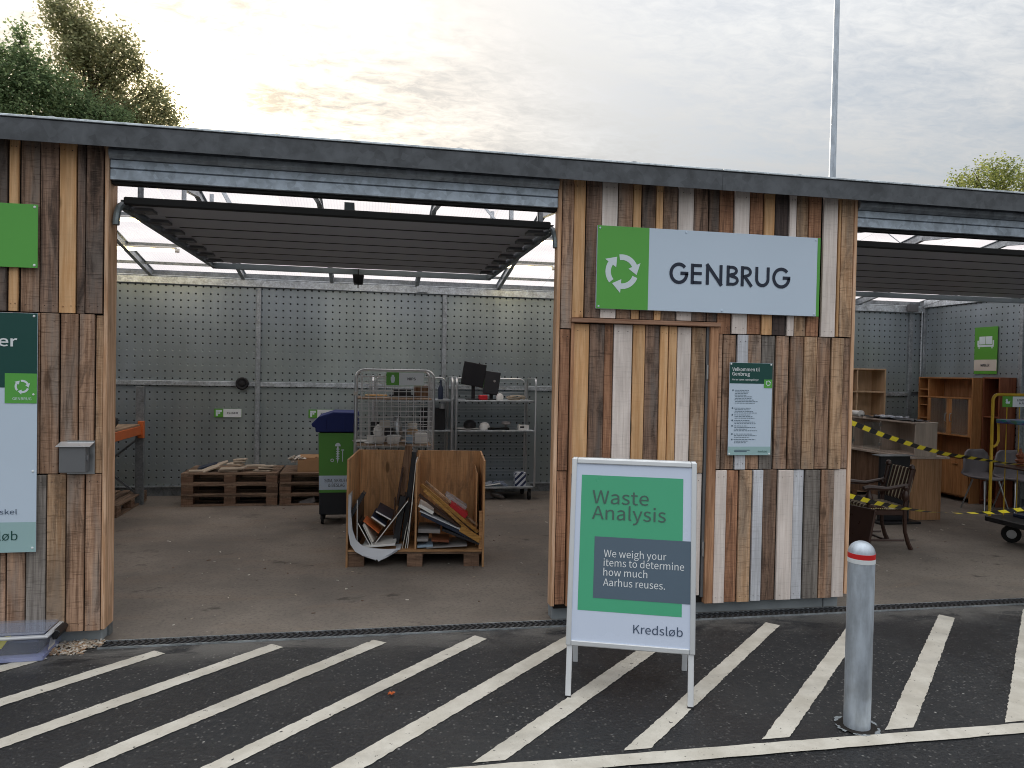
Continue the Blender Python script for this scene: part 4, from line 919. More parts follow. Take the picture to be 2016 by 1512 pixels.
# ---- tile offcuts
rr = random.Random(21); zt = 0.4385
spots = [(-2.22, 10.27, 0.0, 0.16, 0.12, 10, 'flat sand coloured tile offcut at the left corner of the pallet top'), (-2.05, 10.30, 0.03, 0.20, 0.13, 28, 'sloping tan tile offcut leaning on a dark one'), (-1.98, 10.42, 0.06, 0.24, 0.13, 24, 'long tan tile offcut tilted towards the wall'),
         (-1.80, 10.28, 0.0, 0.22, 0.16, -5, 'thick tile offcut at the bottom of the tallest heap'), (-1.76, 10.25, 0.035, 0.28, 0.14, 4, 'broad pale tile offcut crossing the tallest heap'), (-1.74, 10.36, 0.08, 0.17, 0.13, -12, 'tile offcut in the middle of the tallest heap'),
         (-1.70, 10.38, 0.11, 0.13, 0.11, 8, 'small tile offcut near the top of the tallest heap'), (-1.69, 10.40, 0.135, 0.14, 0.10, -6, 'topmost tile offcut of the tallest heap'), (-1.50, 10.42, 0.05, 0.22, 0.16, 12, 'square pale tile offcut lying right of the tallest heap'),
         (-1.38, 10.30, 0.0, 0.19, 0.15, -8, 'lowest tile offcut at the right end of the pallet'), (-1.35, 10.31, 0.03, 0.17, 0.14, 14, 'grey tan tile offcut stacked at the right end of the pallet'), (-1.31, 10.33, 0.055, 0.15, 0.12, -15, 'curled top tile offcut at the right end of the pallet')]
for i, (x, y, dz, a, c_, rz, lab) in enumerate(spots):
    tilt = 0 if dz < 0.01 else rr.uniform(-9, 9)
    Mr = Matrix.Translation((x, y, zt+dz+0.012)) @ Euler((R(rr.uniform(-3, 6) if dz else 0), R(-18 if 'tilted' in lab or 'sloping' in lab else tilt*.4), R(rz))).to_matrix().to_4x4()
    b = B(Mr); b.prism([(-a*.6, -c_*.55), (a*.5, -c_*.5), (a*.6, c_*.35), (a*.2, c_*.6), (-a*.55, c_*.5)], (0, 0, -0.009), X, Y, Z*(0.03 if 'thick' in lab else 0.018))
    tag(b.build('tile_offcut', M['tile'], None, bevel=0.002), lab, 'tile offcut', 'tile offcuts on the pallet stack')
b = B(Matrix.Translation((-2.13, 10.46, zt+0.05)) @ Euler((0, R(-14), R(20))).to_matrix().to_4x4()); b.prism([(-.13, -.07), (.12, -.08), (.15, .05), (-.08, .09)], (0, 0, -.02), X, Y, Z*0.035); tag(b.build('roof_slate', M['navyboard'], None, bevel=0.004), 'dark slate piece among the tan tile offcuts', 'slate')
# ---- cardboard boxes
def carton(name, x0, x1, y0, y1, z0, z1, lab, flaps=True):
    t = thing(name, lab, 'box', ((x0+x1)/2, (y0+y1)/2, z0)); b = B(); th = 0.006
    b.box((x0, y0, z0), (x1, y0+th, z1)); b.box((x0, y1-th, z0), (x1, y1, z1)); b.box((x0, y0+th, z0), (x0+th, y1-th, z1)); b.box((x1-th, y0+th, z0), (x1, y1-th, z1)); b.box((x0+th, y0+th, z0), (x1-th, y1-th, z0+th))
    b.build('carton', M['card'], t)
    if flaps:
        for p in ([(x0, y0, z1), (x0, y1, z1), (x0-0.05, y1, z1-0.05), (x0-0.05, y0, z1-0.05)], [(x1, y0, z1), (x1, y1, z1), (x1+0.03, y1, z1-0.09), (x1+0.03, y0, z1-0.09)], [(x0, y1, z1), (x1, y1, z1), (x1, y1+0.05, z1+0.04), (x0, y1+0.05, z1+0.04)]):
            b = B(); b.poly(p); b.build('flap', M['card'], t)
    return t
carton('cardboard_box', -0.93, -0.55, 10.2, 10.5, 0.44, 0.595, 'open brown cardboard box with flaps out on the pallet stack')
b = B(); b.prism([(-.05, 0), (.04, 0), (.0, .05)], (-0.70, 10.35, 0.58), X, Z, Y*0.02); b.build('packing_paper', M['card'], None); tag(bpy.data.objects['packing_paper'], 'peak of crumpled brown paper inside the open cardboard box', 'paper')
carton('tall_cardboard_box', -0.50, -0.22, 10.25, 10.5, 0.44, 0.70, 'taller cardboard box half hidden behind the blue lidded bin', False)
b = B()
rr = random.Random(8)
for k in range(9):
    b.M = Matrix.Translation((-0.98+rr.uniform(-.05, .1), 10.36+rr.uniform(-.05, .05), 0.60+rr.uniform(-.02, .02))) @ Euler((rr.uniform(-.7, .7), rr.uniform(-.7, .7), rr.uniform(0, 6))).to_matrix().to_4x4(); b.box((-.05, -.035, -.003), (.05, .035, .003))
tag(b.build('torn_card', M['offwhite'], None), 'crumpled torn card at the corner of the open cardboard box', 'card')
b = B(); b.M = Matrix.Translation((-0.80, 10.2, 0.05)) @ Euler((0, R(-25), 0)).to_matrix().to_4x4(); b.prism([(-.12, -.03), (.1, -.04), (.12, .04), (-.1, .06)], (0, -.05, -.02), X, Z, Y*0.02); tag(b.build('stone_piece', M['greyboard'], None, bevel=0.01), 'pale broken slab pushed into the lowest pallet gap', 'slab')

# ---- orange beamed rack on the left
rk = thing('pallet_rack', 'steel rack with an orange beam against the left end of back wall', 'rack', (-3.0, 10.4, 0))
for y in (10.35, 7.75):
    for x in (-2.935, -3.85):
        b = B(); b.box((x-0.05, y-0.03, 0), (x+0.05, y+0.03, 1.55)); b.build('upright', M['galv_dark'], rk, bevel=0.003)
for x in (-2.92, -3.86):
    b = B(); b.box((x-0.02, 7.79, 0.93), (x+0.02, 10.31, 1.04)); b.build('beam', M['orange'], rk, bevel=0.004)
for y in (10.29, 7.8):
    b = B(); b.box((-2.945, y-0.02, 0.88), (-2.878, y+0.055, 1.10)); b.build('beam_bracket', M['orange'], rk, bevel=0.003)
b = B(); b.box((-3.85, 7.8, 1.042), (-2.915, 10.3, 1.062)); b.build('deck', M['deck'], rk)
for y in (10.35,):
    b = B(); b.bar((-3.80, y, 0.15), (-2.98, y, 0.85), 0.025, 0.025); b.bar((-2.98, y, 0.15), (-3.80, y, 0.85), 0.025, 0.025); b.build('brace', M['galv_dark'], rk)
b = B(); b.lathe([(0.09, 0), (0.13, 0.06), (0.12, 0.12), (0.05, 0.15), (0, 0.155)], (-3.10, 9.6, 1.063), 14); tag(b.build('black_bag', M['black'], None, smooth=True), 'dark bundle lying on the deck of the orange beamed rack', 'bag')

# ---- black disc on mid rail, small wall signs
b = B(); b.lathe([(0.088, 0), (0.09, 0.02), (0.075, 0.035), (0.045, 0.03), (0.04, 0.045), (0.0, 0.05)], (-1.77, 10.958, 1.597), 24, axis=(0, -1, 0)); dsc = tag(b.build('wall_speaker', M['black'], None, smooth=True), 'round black disc fixed on the mid rail left of the wall post', 'speaker')
def small_sign(x, z, wd, h, y, lab, txt, icon, txw=0.5):
    t = thing('wall_label', lab, 'sign', (x+wd/2, y, z)); gx = x+wd*0.335
    panel('board', x, x+wd, z, z+h, y, M['signgreen2'], t)
    flat('white_field', gx, x+wd-.002, z+.002, z+h-.002, y-0.0015, M['inkwhite'], t)
    b = B(); icon(b, Vector((x+wd*0.17, y-0.0018, z+h/2)), h); b.build('icon', M['emblem'], t, fix=False)
    fw_ = x+wd-gx
    if txt: text('lettering', txt, (gx+fw_*(1-txw)/2, y-0.003, z+h*0.42), X, Z, fw_*txw, h*0.19, M['ink'], t, 0.01)
    return t
def rect(b, o, a, c, d, f): b.poly([o+X*a+Z*c, o+X*d+Z*c, o+X*d+Z*f, o+X*a+Z*f])
def ic_tiles(b, o, h):
    rect(b, o, -.32*h, .12*h, .34*h, .36*h); rect(b, o, -.32*h, -.36*h, -.1*h, .10*h); rect(b, o, -.06*h, -.1*h, .16*h, .09*h)
def ic_vase(b, o, h): b.poly([o+X*a*h+Z*c*h for a, c in ((-.10, -.30), (.10, -.30), (.16, -.1), (.16, .12), (.08, .2), (.10, .3), (-.10, .3), (-.08, .2), (-.16, .12), (-.16, -.1))])
def ic_duck(b, o, h): b.poly([o+X*a*h+Z*c*h for a, c in ((-.2, -.18), (.22, -.18), (.28, .08), (.1, .0), (-.02, .05), (.0, .2), (-.12, .28), (-.2, .2), (-.26, .14), (-.16, .06), (-.24, -.05))])
small_sign(-2.15, 1.112, 0.37, 0.122, 10.985, 'little green and white wall label left of the wall post', 'FLISER', ic_tiles, 0.6)
small_sign(-0.86, 1.112, 0.37, 0.122, 10.985, 'green and white wall label half hidden behind the blue bin lid', 'FLISER', ic_tiles, 0.6)

# ---- wheeled bin with blue lid
bn = thing('wheelie_bin', 'green and black wheeled bin with blue lid for nails and screws', 'bin', (-0.36, 9.05, 0))
b = B(); lo = (-0.555, -0.175, 8.83, 9.27); hi = (-0.575, -0.155, 8.80, 9.32)
b.add([(lo[0], lo[2], .12), (lo[1], lo[2], .12), (lo[1], lo[3], .12), (lo[0], lo[3], .12), (hi[0], hi[2], 1.09), (hi[1], hi[2], 1.09), (hi[1], hi[3], 1.09), (hi[0], hi[3], 1.09)], [(3,2,1,0), (4,5,6,7), (0,1,5,4), (1,2,6,5), (2,3,7,6), (3,0,4,7)])
b.build('body', M['binblack'], bn, bevel=0.012)
def bin_front(z0, z1, m, off):
    f = lambda z: 8.83-0.03*(z-.12)/.97-off
    g = lambda z: 0.020*(z-.12)/.97
    b = B(); b.poly([(-0.553-g(z0), f(z0), z0), (-0.177+g(z0), f(z0), z0), (-0.177+g(z1), f(z1), z1), (-0.553-g(z1), f(z1), z1)]); return b
bin_front(0.385, 1.085, None, 0.002).build('green_sticker', M['bingreen'], bn, fix=False)
bin_front(0.418, 0.585, None, 0.0035).build('white_band', M['sign'], bn, fix=False)
text('lettering', 'SØM, SKRUER', (-0.50, 8.812, 0.508), X, Z, 0.27, 0.038, M['ink'], bn); text('lettering', '& BESLAG', (-0.455, 8.814, 0.452), X, Z, 0.185, 0.038, M['ink'], bn)
b = B(); o = Vector((-0.352, 8.799, 0.83)); cx = -0.0
b.poly([o+X*a+Z*c for a, c in ((-.034, .10), (.034, .10), (.026, .128), (.008, .14), (-.008, .14), (-.026, .128))]); rect(b, o, -.009, -.06, .009, .098); b.poly([o+X*a+Z*c for a, c in ((-.009, -.062), (.009, -.062), (0, -.1))])
for k in range(5): rect(b, o+Y*-0.0004, -.02, -.05+.028*k, .02, -.04+.028*k)
rect(b, o, .040, .05, .072, .062); rect(b, o, .051, -.08, .061, .048)
ribbon(b, arc(-.062, -.065, .016, .016, 0, 360, 16), 0.008, o, X, Z); b.build('screw_symbol', M['emblem'], bn, fix=False)
b = B(); b.prism([(-0.605, 1.097), (-0.135, 1.097), (-0.12, 1.13), (-0.125, 1.325), (-0.41, 1.33), (-0.575, 1.275), (-0.655, 1.19), (-0.64, 1.155), (-0.61, 1.15)], (0, 8.775, 0), X, Z, Y*0.56); b.build('lid', M['binblue'], bn, bevel=0.010, seg=2)
for x in (-0.50, -0.30, -0.20):
    b = B(); b.box((x, 8.768, 1.11), (x+0.016, 8.776, 1.27)); b.build('lid_rib', M['binblue'], bn, bevel=0.002)
for x in (-0.52, -0.21):
    for y in (8.90, 9.22):
        b = B(); b.lathe([(0.0, -0.016), (0.05, -0.016), (0.055, -0.01), (0.055, 0.01), (0.05, 0.016), (0, 0.016)], (x, y, 0.058), 16, axis=(1, 0, 0)); b.box((x-0.022, y-0.02, 0.06), (x+0.022, y+0.02, 0.12)); b.build('castor', M['rubber'], bn)

# ---- plywood crate on a pallet
CF = Matrix(((0.9945, 0.104, 0, -0.192), (-0.104, 0.9945, 0, 6.915), (0, 0, 1, 0.004), (0, 0, 0, 1)))
cr = thing('plywood_crate', 'open fronted plywood crate on a pallet, full of board offcuts', 'crate', CF @ Vector((0.64, 0.4, 0)))
CW, CD, CH = 1.278, 0.86, 1.0
def cpart(name, boxes, m, bev=0.002):
    b = B(CF)
    for lo, hi in boxes: b.box(lo, hi)
    return b.build(name, m, cr, bevel=bev)
cpart('side_panel', [((0, 0, 0), (0.018, CD, CH))], M['ply']); cpart('side_panel', [((CW-0.018, 0, 0), (CW, CD, CH))], M['ply'])
cpart('back_panel', [((0.0185, CD-0.018, 0.02), (CW-0.0185, CD, CH))], M['ply'])
cpart('floor_panel', [((0.0185, 0.012, 0.142), (CW-0.0185, CD-0.019, 0.160))], M['plyedge'])
cpart('divider', [((0.628, 0.02, 0.161), (0.646, CD-0.02, 0.97))], M['ply'])
cpart('liner_panel', [((CW-0.075, 0.16, 0.161), (CW-0.066, CD-0.02, 0.86))], M['ply'])
cpart('corner_batten', [((CW-0.05, 0.03, 0.161), (CW-0.0185, 0.06, 0.52))], M['plyedge'])
for x in (0.02, 0.56, 1.09):
    for y in (0.03, 0.38, 0.72): cpart('block', [((x, y, 0.0), (x+0.145, y+0.10, 0.118))], M['block'])
for y in (0.03, 0.21, 0.38, 0.55, 0.72): cpart('plank', [((0.02, y, 0.1185), (1.255, y+0.11, 0.1415))], M['pallet'])
def cz(u, z): return u, z
def stick(name, u0, z0, u1, z1, th, v0, v1, m, lab, cat='board', edge=None):
    """A board end-on to the viewer: its edge runs from (u0,z0) to (u1,z1), it reaches from v0 to v1 into the crate."""
    d = Vector((u1-u0, z1-z0)); n = Vector((-d.y, d.x)).normalized()*th
    b = B(CF); b.prism([(u0, z0), (u1, z1), (u1+n.x, z1+n.y), (u0+n.x, z0+n.y)], (0, v0, 0), X, Z, Y*(v1-v0))
    mats = [M[m]]
    if edge:
        mats.append(M[edge])
        for i in range(2): b.m[i] = 1
    o = b.build(name, mats, None, bevel=0.0015 if th > 0.008 else 0); return tag(o, lab, cat)
def pu(px, py): # crop pixel of the crate front -> crate coordinates
    return px/1000.0, py
st = stick
st('offcut', 0.03, 0.42, 0.165, 0.67, 0.035, 0.06, 0.16, 'blackboard', 'blackish pointed offcut leaning at the left side of the crate')
st('laminate_board', 0.100, 0.70-0.02-0.5, 0.095, 0.62, 0.006, 0.05, 0.6, 'blackboard', 'black laminate board standing upright against the curved white sheet', edge='white')
st('laminate_board', 0.225, 0.185, 0.105, 0.40, 0.007, 0.06, 0.45, 'blackboard', 'thin black board leaning left with a white front edge', edge='white')
st('laminate_board', 0.245, 0.19, 0.150, 0.385, 0.006, 0.05, 0.4, 'white', 'slim white board leaning left, second beside the thin black one')
st('laminate_board', 0.252, 0.235, 0.168, 0.40, 0.020, 0.04, 0.35, 'offwhite', 'thick cream board leaning left in the crate')
st('timber_strip', 0.150, 0.42, 0.295, 0.305, 0.006, 0.05, 0.3, 'orange', 'thin orange strip lying diagonally among white edged boards')
st('laminate_board', 0.215, 0.445, 0.345, 0.355, 0.018, 0.10, 0.5, 'navyboard', 'lower of two dark boards with broad white edges', edge='white')
st('laminate_board', 0.25, 0.485, 0.395, 0.405, 0.016, 0.16, 0.6, 'navyboard', 'upper of two dark boards with broad white edges', edge='white')
st('long_board', 0.255, 0.19, 0.56, 0.60, 0.008, 0.10, 0.55, 'brownboard', 'long grey brown board leaning right across the left half of the crate', edge='white')
st('flat_board', 0.15, 0.175, 0.45, 0.20, 0.02, 0.02, 0.4, 'white', 'white board lying flat on the curved sheet')
st('tall_plank', 0.50, 0.52, 0.585, 1.10, 0.070, 0.26, 0.30, 'brownboard', 'tallest brown plank sticking up out of the crate')
st('frame_piece', 0.462, 0.58, 0.505, 0.90, 0.018, 0.20, 0.26, 'darkwood', 'dark frame strip fixed beside the tall brown plank')
st('frame_piece', 0.43, 0.28, 0.437, 0.62, 0.012, 0.16, 0.22, 'darkwood', 'short dark upright strip left of the black panel')
st('black_board', 0.535, 0.19, 0.622, 1.04, 0.045, 0.30, 0.62, 'blackboard', 'tall black panel leaning on the divider of the crate')
st('black_offcut', 0.47, 0.17, 0.535, 0.62, 0.060, 0.22, 0.50, 'blackboard', 'broad black ragged offcut in front of the tall black panel')
st('white_strip', 0.565, 0.165, 0.632, 0.985, 0.006, 0.06, 0.4, 'white', 'tallest thin white board against the crate divider')
st('white_strip', 0.545, 0.165, 0.605, 0.60, 0.005, 0.05, 0.4, 'white', 'shorter thin white board second from the crate divider')
st('white_strip', 0.518, 0.165, 0.552, 0.36, 0.005, 0.05, 0.35, 'offwhite', 'shortest thin white board leaning beside the divider')
# curved vinyl sheet
path = [(0.022, 0.68), (0.020, 0.50), (0.024, 0.34), (0.045, 0.225), (0.09, 0.155), (0.16, 0.118), (0.26, 0.098), (0.34, 0.10), (0.40, 0.125), (0.46, 0.165), (0.50, 0.172)]
b = B(CF); n = len(path)
b.add([(u, -0.025+0.012*math.sin(i*2.1), z) for i, (u, z) in enumerate(path)]+[(u+0.004, 0.22, max(z, 0.168)) for u, z in path], [(i, i+1, n+i+1, n+i) for i in range(n-1)])
b.add([(0.255, -0.03, 0.10), (0.275, -0.034, 0.074), (0.29, -0.036, 0.088), (0.305, -0.04, 0.066), (0.36, -0.035, 0.10), (0.335, -0.03, 0.112)], [(0, 1, 2, 3, 4, 5)])
inn = [(0.038, 0.67), (0.044, 0.50), (0.058, 0.35), (0.092, 0.255), (0.145, 0.205), (0.22, 0.18), (0.32, 0.172), (0.39, 0.17), (0.46, 0.174), (0.50, 0.178)]
out_ = path[:9]+[(0.44, 0.150), (0.50, 0.172)]; out_ = out_[:5]+[(0.16, 0.112), (0.26, 0.084), (0.34, 0.082), (0.40, 0.112), (0.47, 0.155)]
b.add([(u, -0.028+0.006*math.sin(i*1.7), z) for i, (u, z) in enumerate(out_)]+[(u, 0.010, z) for u, z in inn], [(i, i+1, len(out_)+i+1, len(out_)+i) for i in range(len(out_)-1)])
vs_ = b.build('vinyl_sheet', M['paper'], None, smooth=True, fix=False); tag(vs_, 'curled white vinyl sheet hanging over the front edge of the crate', 'sheet')
# a skirt of the sheet that stands against the crate's left side
st('golden_frame', 0.665, 0.735, 1.215, 0.285, 0.030, 0.14, 0.19, 'yellowwood', 'golden pine frame bar sloping down to the right', 'frame bar')
st('golden_frame', 0.70, 0.70, 1.20, 0.255, 0.022, 0.05, 0.10, 'yellowwood', 'front golden pine bar of the sloping frame pair', 'frame bar')
st('batten', 0.71, 0.755, 1.22, 0.33, 0.018, 0.24, 0.30, 'T', 'weathered batten sloping behind the golden frame', 'batten')
st('wide_frame_end', 1.04, 0.335, 1.225, 0.225, 0.055, 0.02, 0.06, 'yellowwood', 'wide golden frame end at the lower right of the crate', 'frame bar')
st('red_tub', 0.94, 0.53, 1.10, 0.42, 0.05, 0.18, 0.34, 'redpl', 'red plastic tub wedged between battens in the crate', 'tub')
st('bubble_wrap', 0.90, 0.60, 1.10, 0.47, 0.04, 0.32, 0.5, 'clearlid', 'bunch of clear wrap behind the red tub', 'wrap')
st('rough_batten', 0.655, 0.66, 1.03, 0.36, 0.022, 0.06, 0.10, 'darkwood', 'dark splintered batten under the golden frame', 'batten')
st('white_offcut', 0.655, 0.56, 0.79, 0.485, 0.03, 0.04, 0.3, 'white', 'short white offcut by the divider in the right half', 'board')
st('dark_shelf', 0.80, 0.50, 1.06, 0.345, 0.035, 0.10, 0.4, 'brownboard', 'brown shelf board under the sloping battens', 'board')
st('navy_shelf', 0.68, 0.475, 1.22, 0.215, 0.035, 0.05, 0.5, 'navyboard', 'long navy shelf board with pale upper edge', 'board')
st('pale_edge_board', 0.67, 0.515, 1.07, 0.335, 0.008, 0.03, 0.45, 'paper', 'thin pale board resting on the navy shelf', 'board')
st('black_shelf', 0.88, 0.335, 1.23, 0.20, 0.022, 0.03, 0.4, 'blackboard', 'black shelf board lowest of the sloping ones', 'board')
st('grey_offcut', 0.655, 0.305, 0.865, 0.30, 0.035, 0.08, 0.4, 'greyboard', 'brownish grey offcut lying on the pile by the divider', 'board')
st('grey_slab', 0.65, 0.235, 0.755, 0.235, 0.025, 0.03, 0.3, 'greyboard', 'small grey slab under the brownish offcut', 'board')
st('red_board', 0.785, 0.235, 0.95, 0.225, 0.018, 0.03, 0.3, 'mahog', 'small red brown board with white lower edge', 'board')
st('blue_sheet', 0.655, 0.175, 0.80, 0.185, 0.02, 0.03, 0.3, 'bluesheet', 'light blue sheet on the crate floor near the divider', 'sheet')
st('tan_sheet', 0.74, 0.168, 1.12, 0.19, 0.012, 0.03, 0.4, 'greyboard', 'long flat board lying on the crate floor at right', 'board')

# ---- roll cage with household things
def loop_frame(b, x0, x1, y, z0, z1, r=0.014, rad=0.09):
    pts = [(x0, y, z0), (x0, y, z1-rad)]+[(x0+rad-rad*math.cos(R(a)), y, z1-rad+rad*math.sin(R(a))) for a in range(15, 91, 15)]
    pts += [(x1-rad+rad*math.sin(R(a)), y, z1-rad+rad*math.cos(R(a))) for a in range(0, 76, 15)]+[(x1, y, z1-rad), (x1, y, z0)]
    b.tube(pts, r, 10)
def wires(b, x0, x1, y, z0, z1, nx, nz, r=0.0040):
    for i in range(nx): x = x0+(x1-x0)*(i+.5)/nx; b.tube([(x, y, z0), (x, y, z1)], r, 5)
    for i in range(nz): z = z0+(z1-z0)*(i+.5)/nz; b.tube([(x0, y, z), (x1, y, z)], r, 5)
rc = thing('roll_cage', 'tall wire roll cage behind the crate with NIPS label and shelves of crockery', 'roll cage', (0.28, 8.35, 0))
cx0, cx1, cy0, cy1 = -0.145, 0.695, 8.08, 8.74
for yy in (cy0, cy1):
    b = B(); loop_frame(b, cx0, cx1, yy, 0.17, 1.83); b.build('frame', M['chrome'], rc, smooth=True)
b = B(); wires(b, cx0+.02, cx1-.02, cy0, 0.98, 1.79, 10, 15); b.build('wire_front', M['wire'], rc)
b = B(); wires(b, cx0+.02, cx1-.02, cy1, 0.2, 1.79, 9, 20); b.build('wire_back', M['wire'], rc)
for xx in (cx0+.004, cx1-.004):
    b = B()
    for i in range(6): y = cy0+(cy1-cy0)*(i+.5)/6; b.tube([(xx, y, 0.2), (xx, y, 1.75)], 0.0026, 5)
    for i in range(12): z = 0.3+0.12*i; b.tube([(xx, cy0, z), (xx, cy1, z)], 0.0026, 5)
    b.build('wire_side', M['wire'], rc)
for z in (0.16, 1.0, 1.51):
    b = B(); b.box((cx0+.02, cy0+.02, z), (cx1-.02, cy1-.02, z+0.018)); b.build('shelf', M['deck'] if z > .5 else M['galv_dark'], rc, bevel=0.003)
for x in (cx0+.06, cx1-.06):
    for y in (cy0+.06, cy1-.06):
        b = B(); b.lathe([(0, -.018), (.055, -.018), (.055, .018), (0, .018)], (x, y, .059), 14, axis=(1, 0, 0)); b.box((x-.025, y-.02, .07), (x+.025, y+.02, .158)); b.build('castor', M['rubber'], rc)
b = B(); b.box((cx0-.022, cy0-.02, 1.555), (cx0+.022, cy0+.02, 1.595)); b.build('clamp', M['offwhite'], rc)
small_sign(0.178, 1.668, 0.405, 0.142, cy0-0.025, 'NIPS label with a green vase symbol on the roll cage', 'NIPS', ic_vase, 0.33)
def pot(name, prof, at, m, lab, cat, n=16): b = B(); b.lathe(prof, at, n); return tag(b.build(name, M[m], None, smooth=True), lab, cat)
cup = [(0.0, 0), (0.03, 0), (0.042, 0.03), (0.045, 0.075), (0.041, 0.073), (0.036, 0.03), (0, 0.012)]
bowl = [(0, 0), (0.04, 0), (0.075, 0.04), (0.09, 0.085), (0.085, 0.084), (0.068, 0.04), (0, 0.012)]
zs = 1.0185
pot('bowl', bowl, (0.11, 8.22, zs), 'ceramic', 'round white bowl lowest in the heap on the cage shelf', 'bowl')
pot('sugar_pot', [(0, 0), (.04, 0), (.055, .04), (.045, .08), (.05, .085), (.02, .11), (.012, .13), (0, .132)], (0.10, 8.27, zs+.08), 'ceramic', 'lidded white sugar pot standing in the white bowl', 'pot')
pot('saucer_dish', [(0, 0), (.03, 0), (.07, .012), (.068, .016), (0, .006)], (0.02, 8.2, zs), 'ceramic', 'flat white dish left of the white bowl', 'dish')
pot('cup', cup, (0.025, 8.20, zs+.017), 'ceramic', 'white cup standing on the flat dish', 'cup')
pot('cup', cup, (0.235, 8.19, zs), 'ceramic', 'white cup in front of the black topped jar', 'cup')
pot('serving_bowl', [(0, 0), (.05, 0), (.075, .05), (.08, .09), (.076, .09), (.07, .05), (0, .012)], (0.275, 8.26, zs), 'ceramic', 'pinkish white bowl in the middle of the cage shelf', 'bowl')
pot('jar', [(0, 0), (.05, 0), (.055, .12), (.05, .16), (0, .162)], (0.225, 8.40, zs), 'blackboard', 'black jar with a square front behind the cups', 'jar')
b = B(); b.box((0.50, 8.20, zs), (0.64, 8.32, zs+0.12)); tag(b.build('square_planter', M['ceramic'], None, bevel=0.008), 'square white planter at the right end of the cage shelf', 'planter')
b = B(); b.box((0.41, 8.22, zs+.0), (0.49, 8.36, zs+0.09)); tag(b.build('butter_dish', M['bluesheet'], None, bevel=0.01), 'pale bluish dish left of the square planter', 'dish')
pot('fluted_vase', [(0, 0), (.045, 0), (.062, .1), (.05, .2), (.032, .25), (.04, .285), (.035, .285), (0, .2)], (0.32, 8.50, zs), 'steel', 'silver fluted vase tallest on the cage shelf', 'vase', 12)
pot('canister', [(0, 0), (.06, 0), (.06, .12), (.064, .125), (.064, .14), (.02, .15), (0, .152)], (0.49, 8.46, zs+.0), 'beech', 'cream canister with wooden band on the cage shelf', 'canister')
pot('canister', [(0, 0), (.055, 0), (.055, .06), (0, .062)], (0.49, 8.46, zs+.153), 'offwhite', 'cream bowl balanced on top of the canister', 'bowl')
b = B(); b.box((0.12, 8.5, zs), (0.235, 8.54, zs+0.24)); tag(b.build('book_block', M['offwhite'], None, bevel=0.003), 'upright cream book behind the white pots', 'book')
b = B(); b.box((0.02, 8.5, zs), (0.115, 8.56, zs+0.22)); tag(b.build('black_book', M['blackboard'], None, bevel=0.003), 'upright black book left of the cream book', 'book')
pot('plate', [(0, 0), (.08, .0), (.12, .014), (.118, .018), (0, .005)], (-0.06, 8.4, zs), 'ceramic', 'white plate at the left end of the cage shelf', 'plate')
pot('salad_bowl', [(0, 0), (.03, 0), (.05, .035), (.062, .075), (.057, .075), (0, .01)], (-0.05, 8.25, 1.529), 'glass', 'small glass bowl on the upper shelf of the roll cage', 'bowl')
b = B(); b.box((0.22, 8.3, 1.529), (0.50, 8.6, 1.56)); b.box((0.27, 8.3, 1.5605), (0.46, 8.55, 1.62)); tag(b.build('black_game_box', M['blackboard'], None, bevel=0.004), 'flat black boxes on the upper shelf of the roll cage', 'box')
b = B(); b.box((0.47+.04, 8.3, 1.529), (0.66, 8.6, 1.66)); tag(b.build('brown_box', M['brownboard'], None, bevel=0.004), 'dull reddish brown box on the upper shelf under the NIPS label', 'box')
b = B(); b.box((-0.05, 8.35, 1.529), (0.20, 8.62, 1.548)); tag(b.build('wooden_tray', M['yellowwood'], None, bevel=0.004), 'flat wooden tray on the upper cage shelf', 'tray')

# ---- shelf trolleys against the back wall
def trolley(x0, x1, lab):
    t = thing('shelf_trolley', lab, 'trolley', ((x0+x1)/2, 10.6, 0), 'tube framed shelf trolleys'); ya, yb = 10.25, 10.86
    for xx in (x0, x1):
        pts = [(xx, ya, 0.2), (xx, ya, 1.66)]+[(xx, ya+0.08-0.08*math.cos(R(a)), 1.66+0.08*math.sin(R(a))) for a in (30, 60, 90)]+[(xx, yb-0.08+0.08*math.sin(R(a)), 1.66+0.08*math.cos(R(a))) for a in (0, 30, 60)]+[(xx, yb, 1.66), (xx, yb, 0.2)]
        b = B(); b.tube(pts, 0.016, 8); b.build('end_frame', M['chrome'], t, smooth=True)
    b = B(); loop_frame(b, x0+.03, x1-.03, yb, 0.2, 1.73, 0.012); b.build('back_frame', M['chrome'], t, smooth=True)
    b = B()
    for i in range(30): z = 0.25+0.049*i; b.tube([(x0+.03, yb, z), (x1-.03, yb, z)], 0.0022, 4)
    b.build('back_wires', M['wire'], t)
    for z in (0.17, 0.975, 1.40):
        b = B(); b.box((x0+.01, ya+.005, z), (x1-.01, yb-.02, z+0.028)); b.build('shelf', M['galv'], t, bevel=0.004)
    for x in (x0+.06, x1-.06):
        for y in (ya+.06, yb-.06):
            b = B(); b.lathe([(0, -.018), (.06, -.018), (.06, .018), (0, .018)], (x, y, .064), 14, axis=(1, 0, 0)); b.box((x-.02, y-.02, .07), (x+.02, y+.02, .168)); b.build('castor', M['rubber'], t)
trolley(1.20, 2.34, 'tube framed shelf trolley carrying two monitors by the back wall'); trolley(0.05, 1.14, 'tube framed shelf trolley mostly hidden behind the wire roll cage')
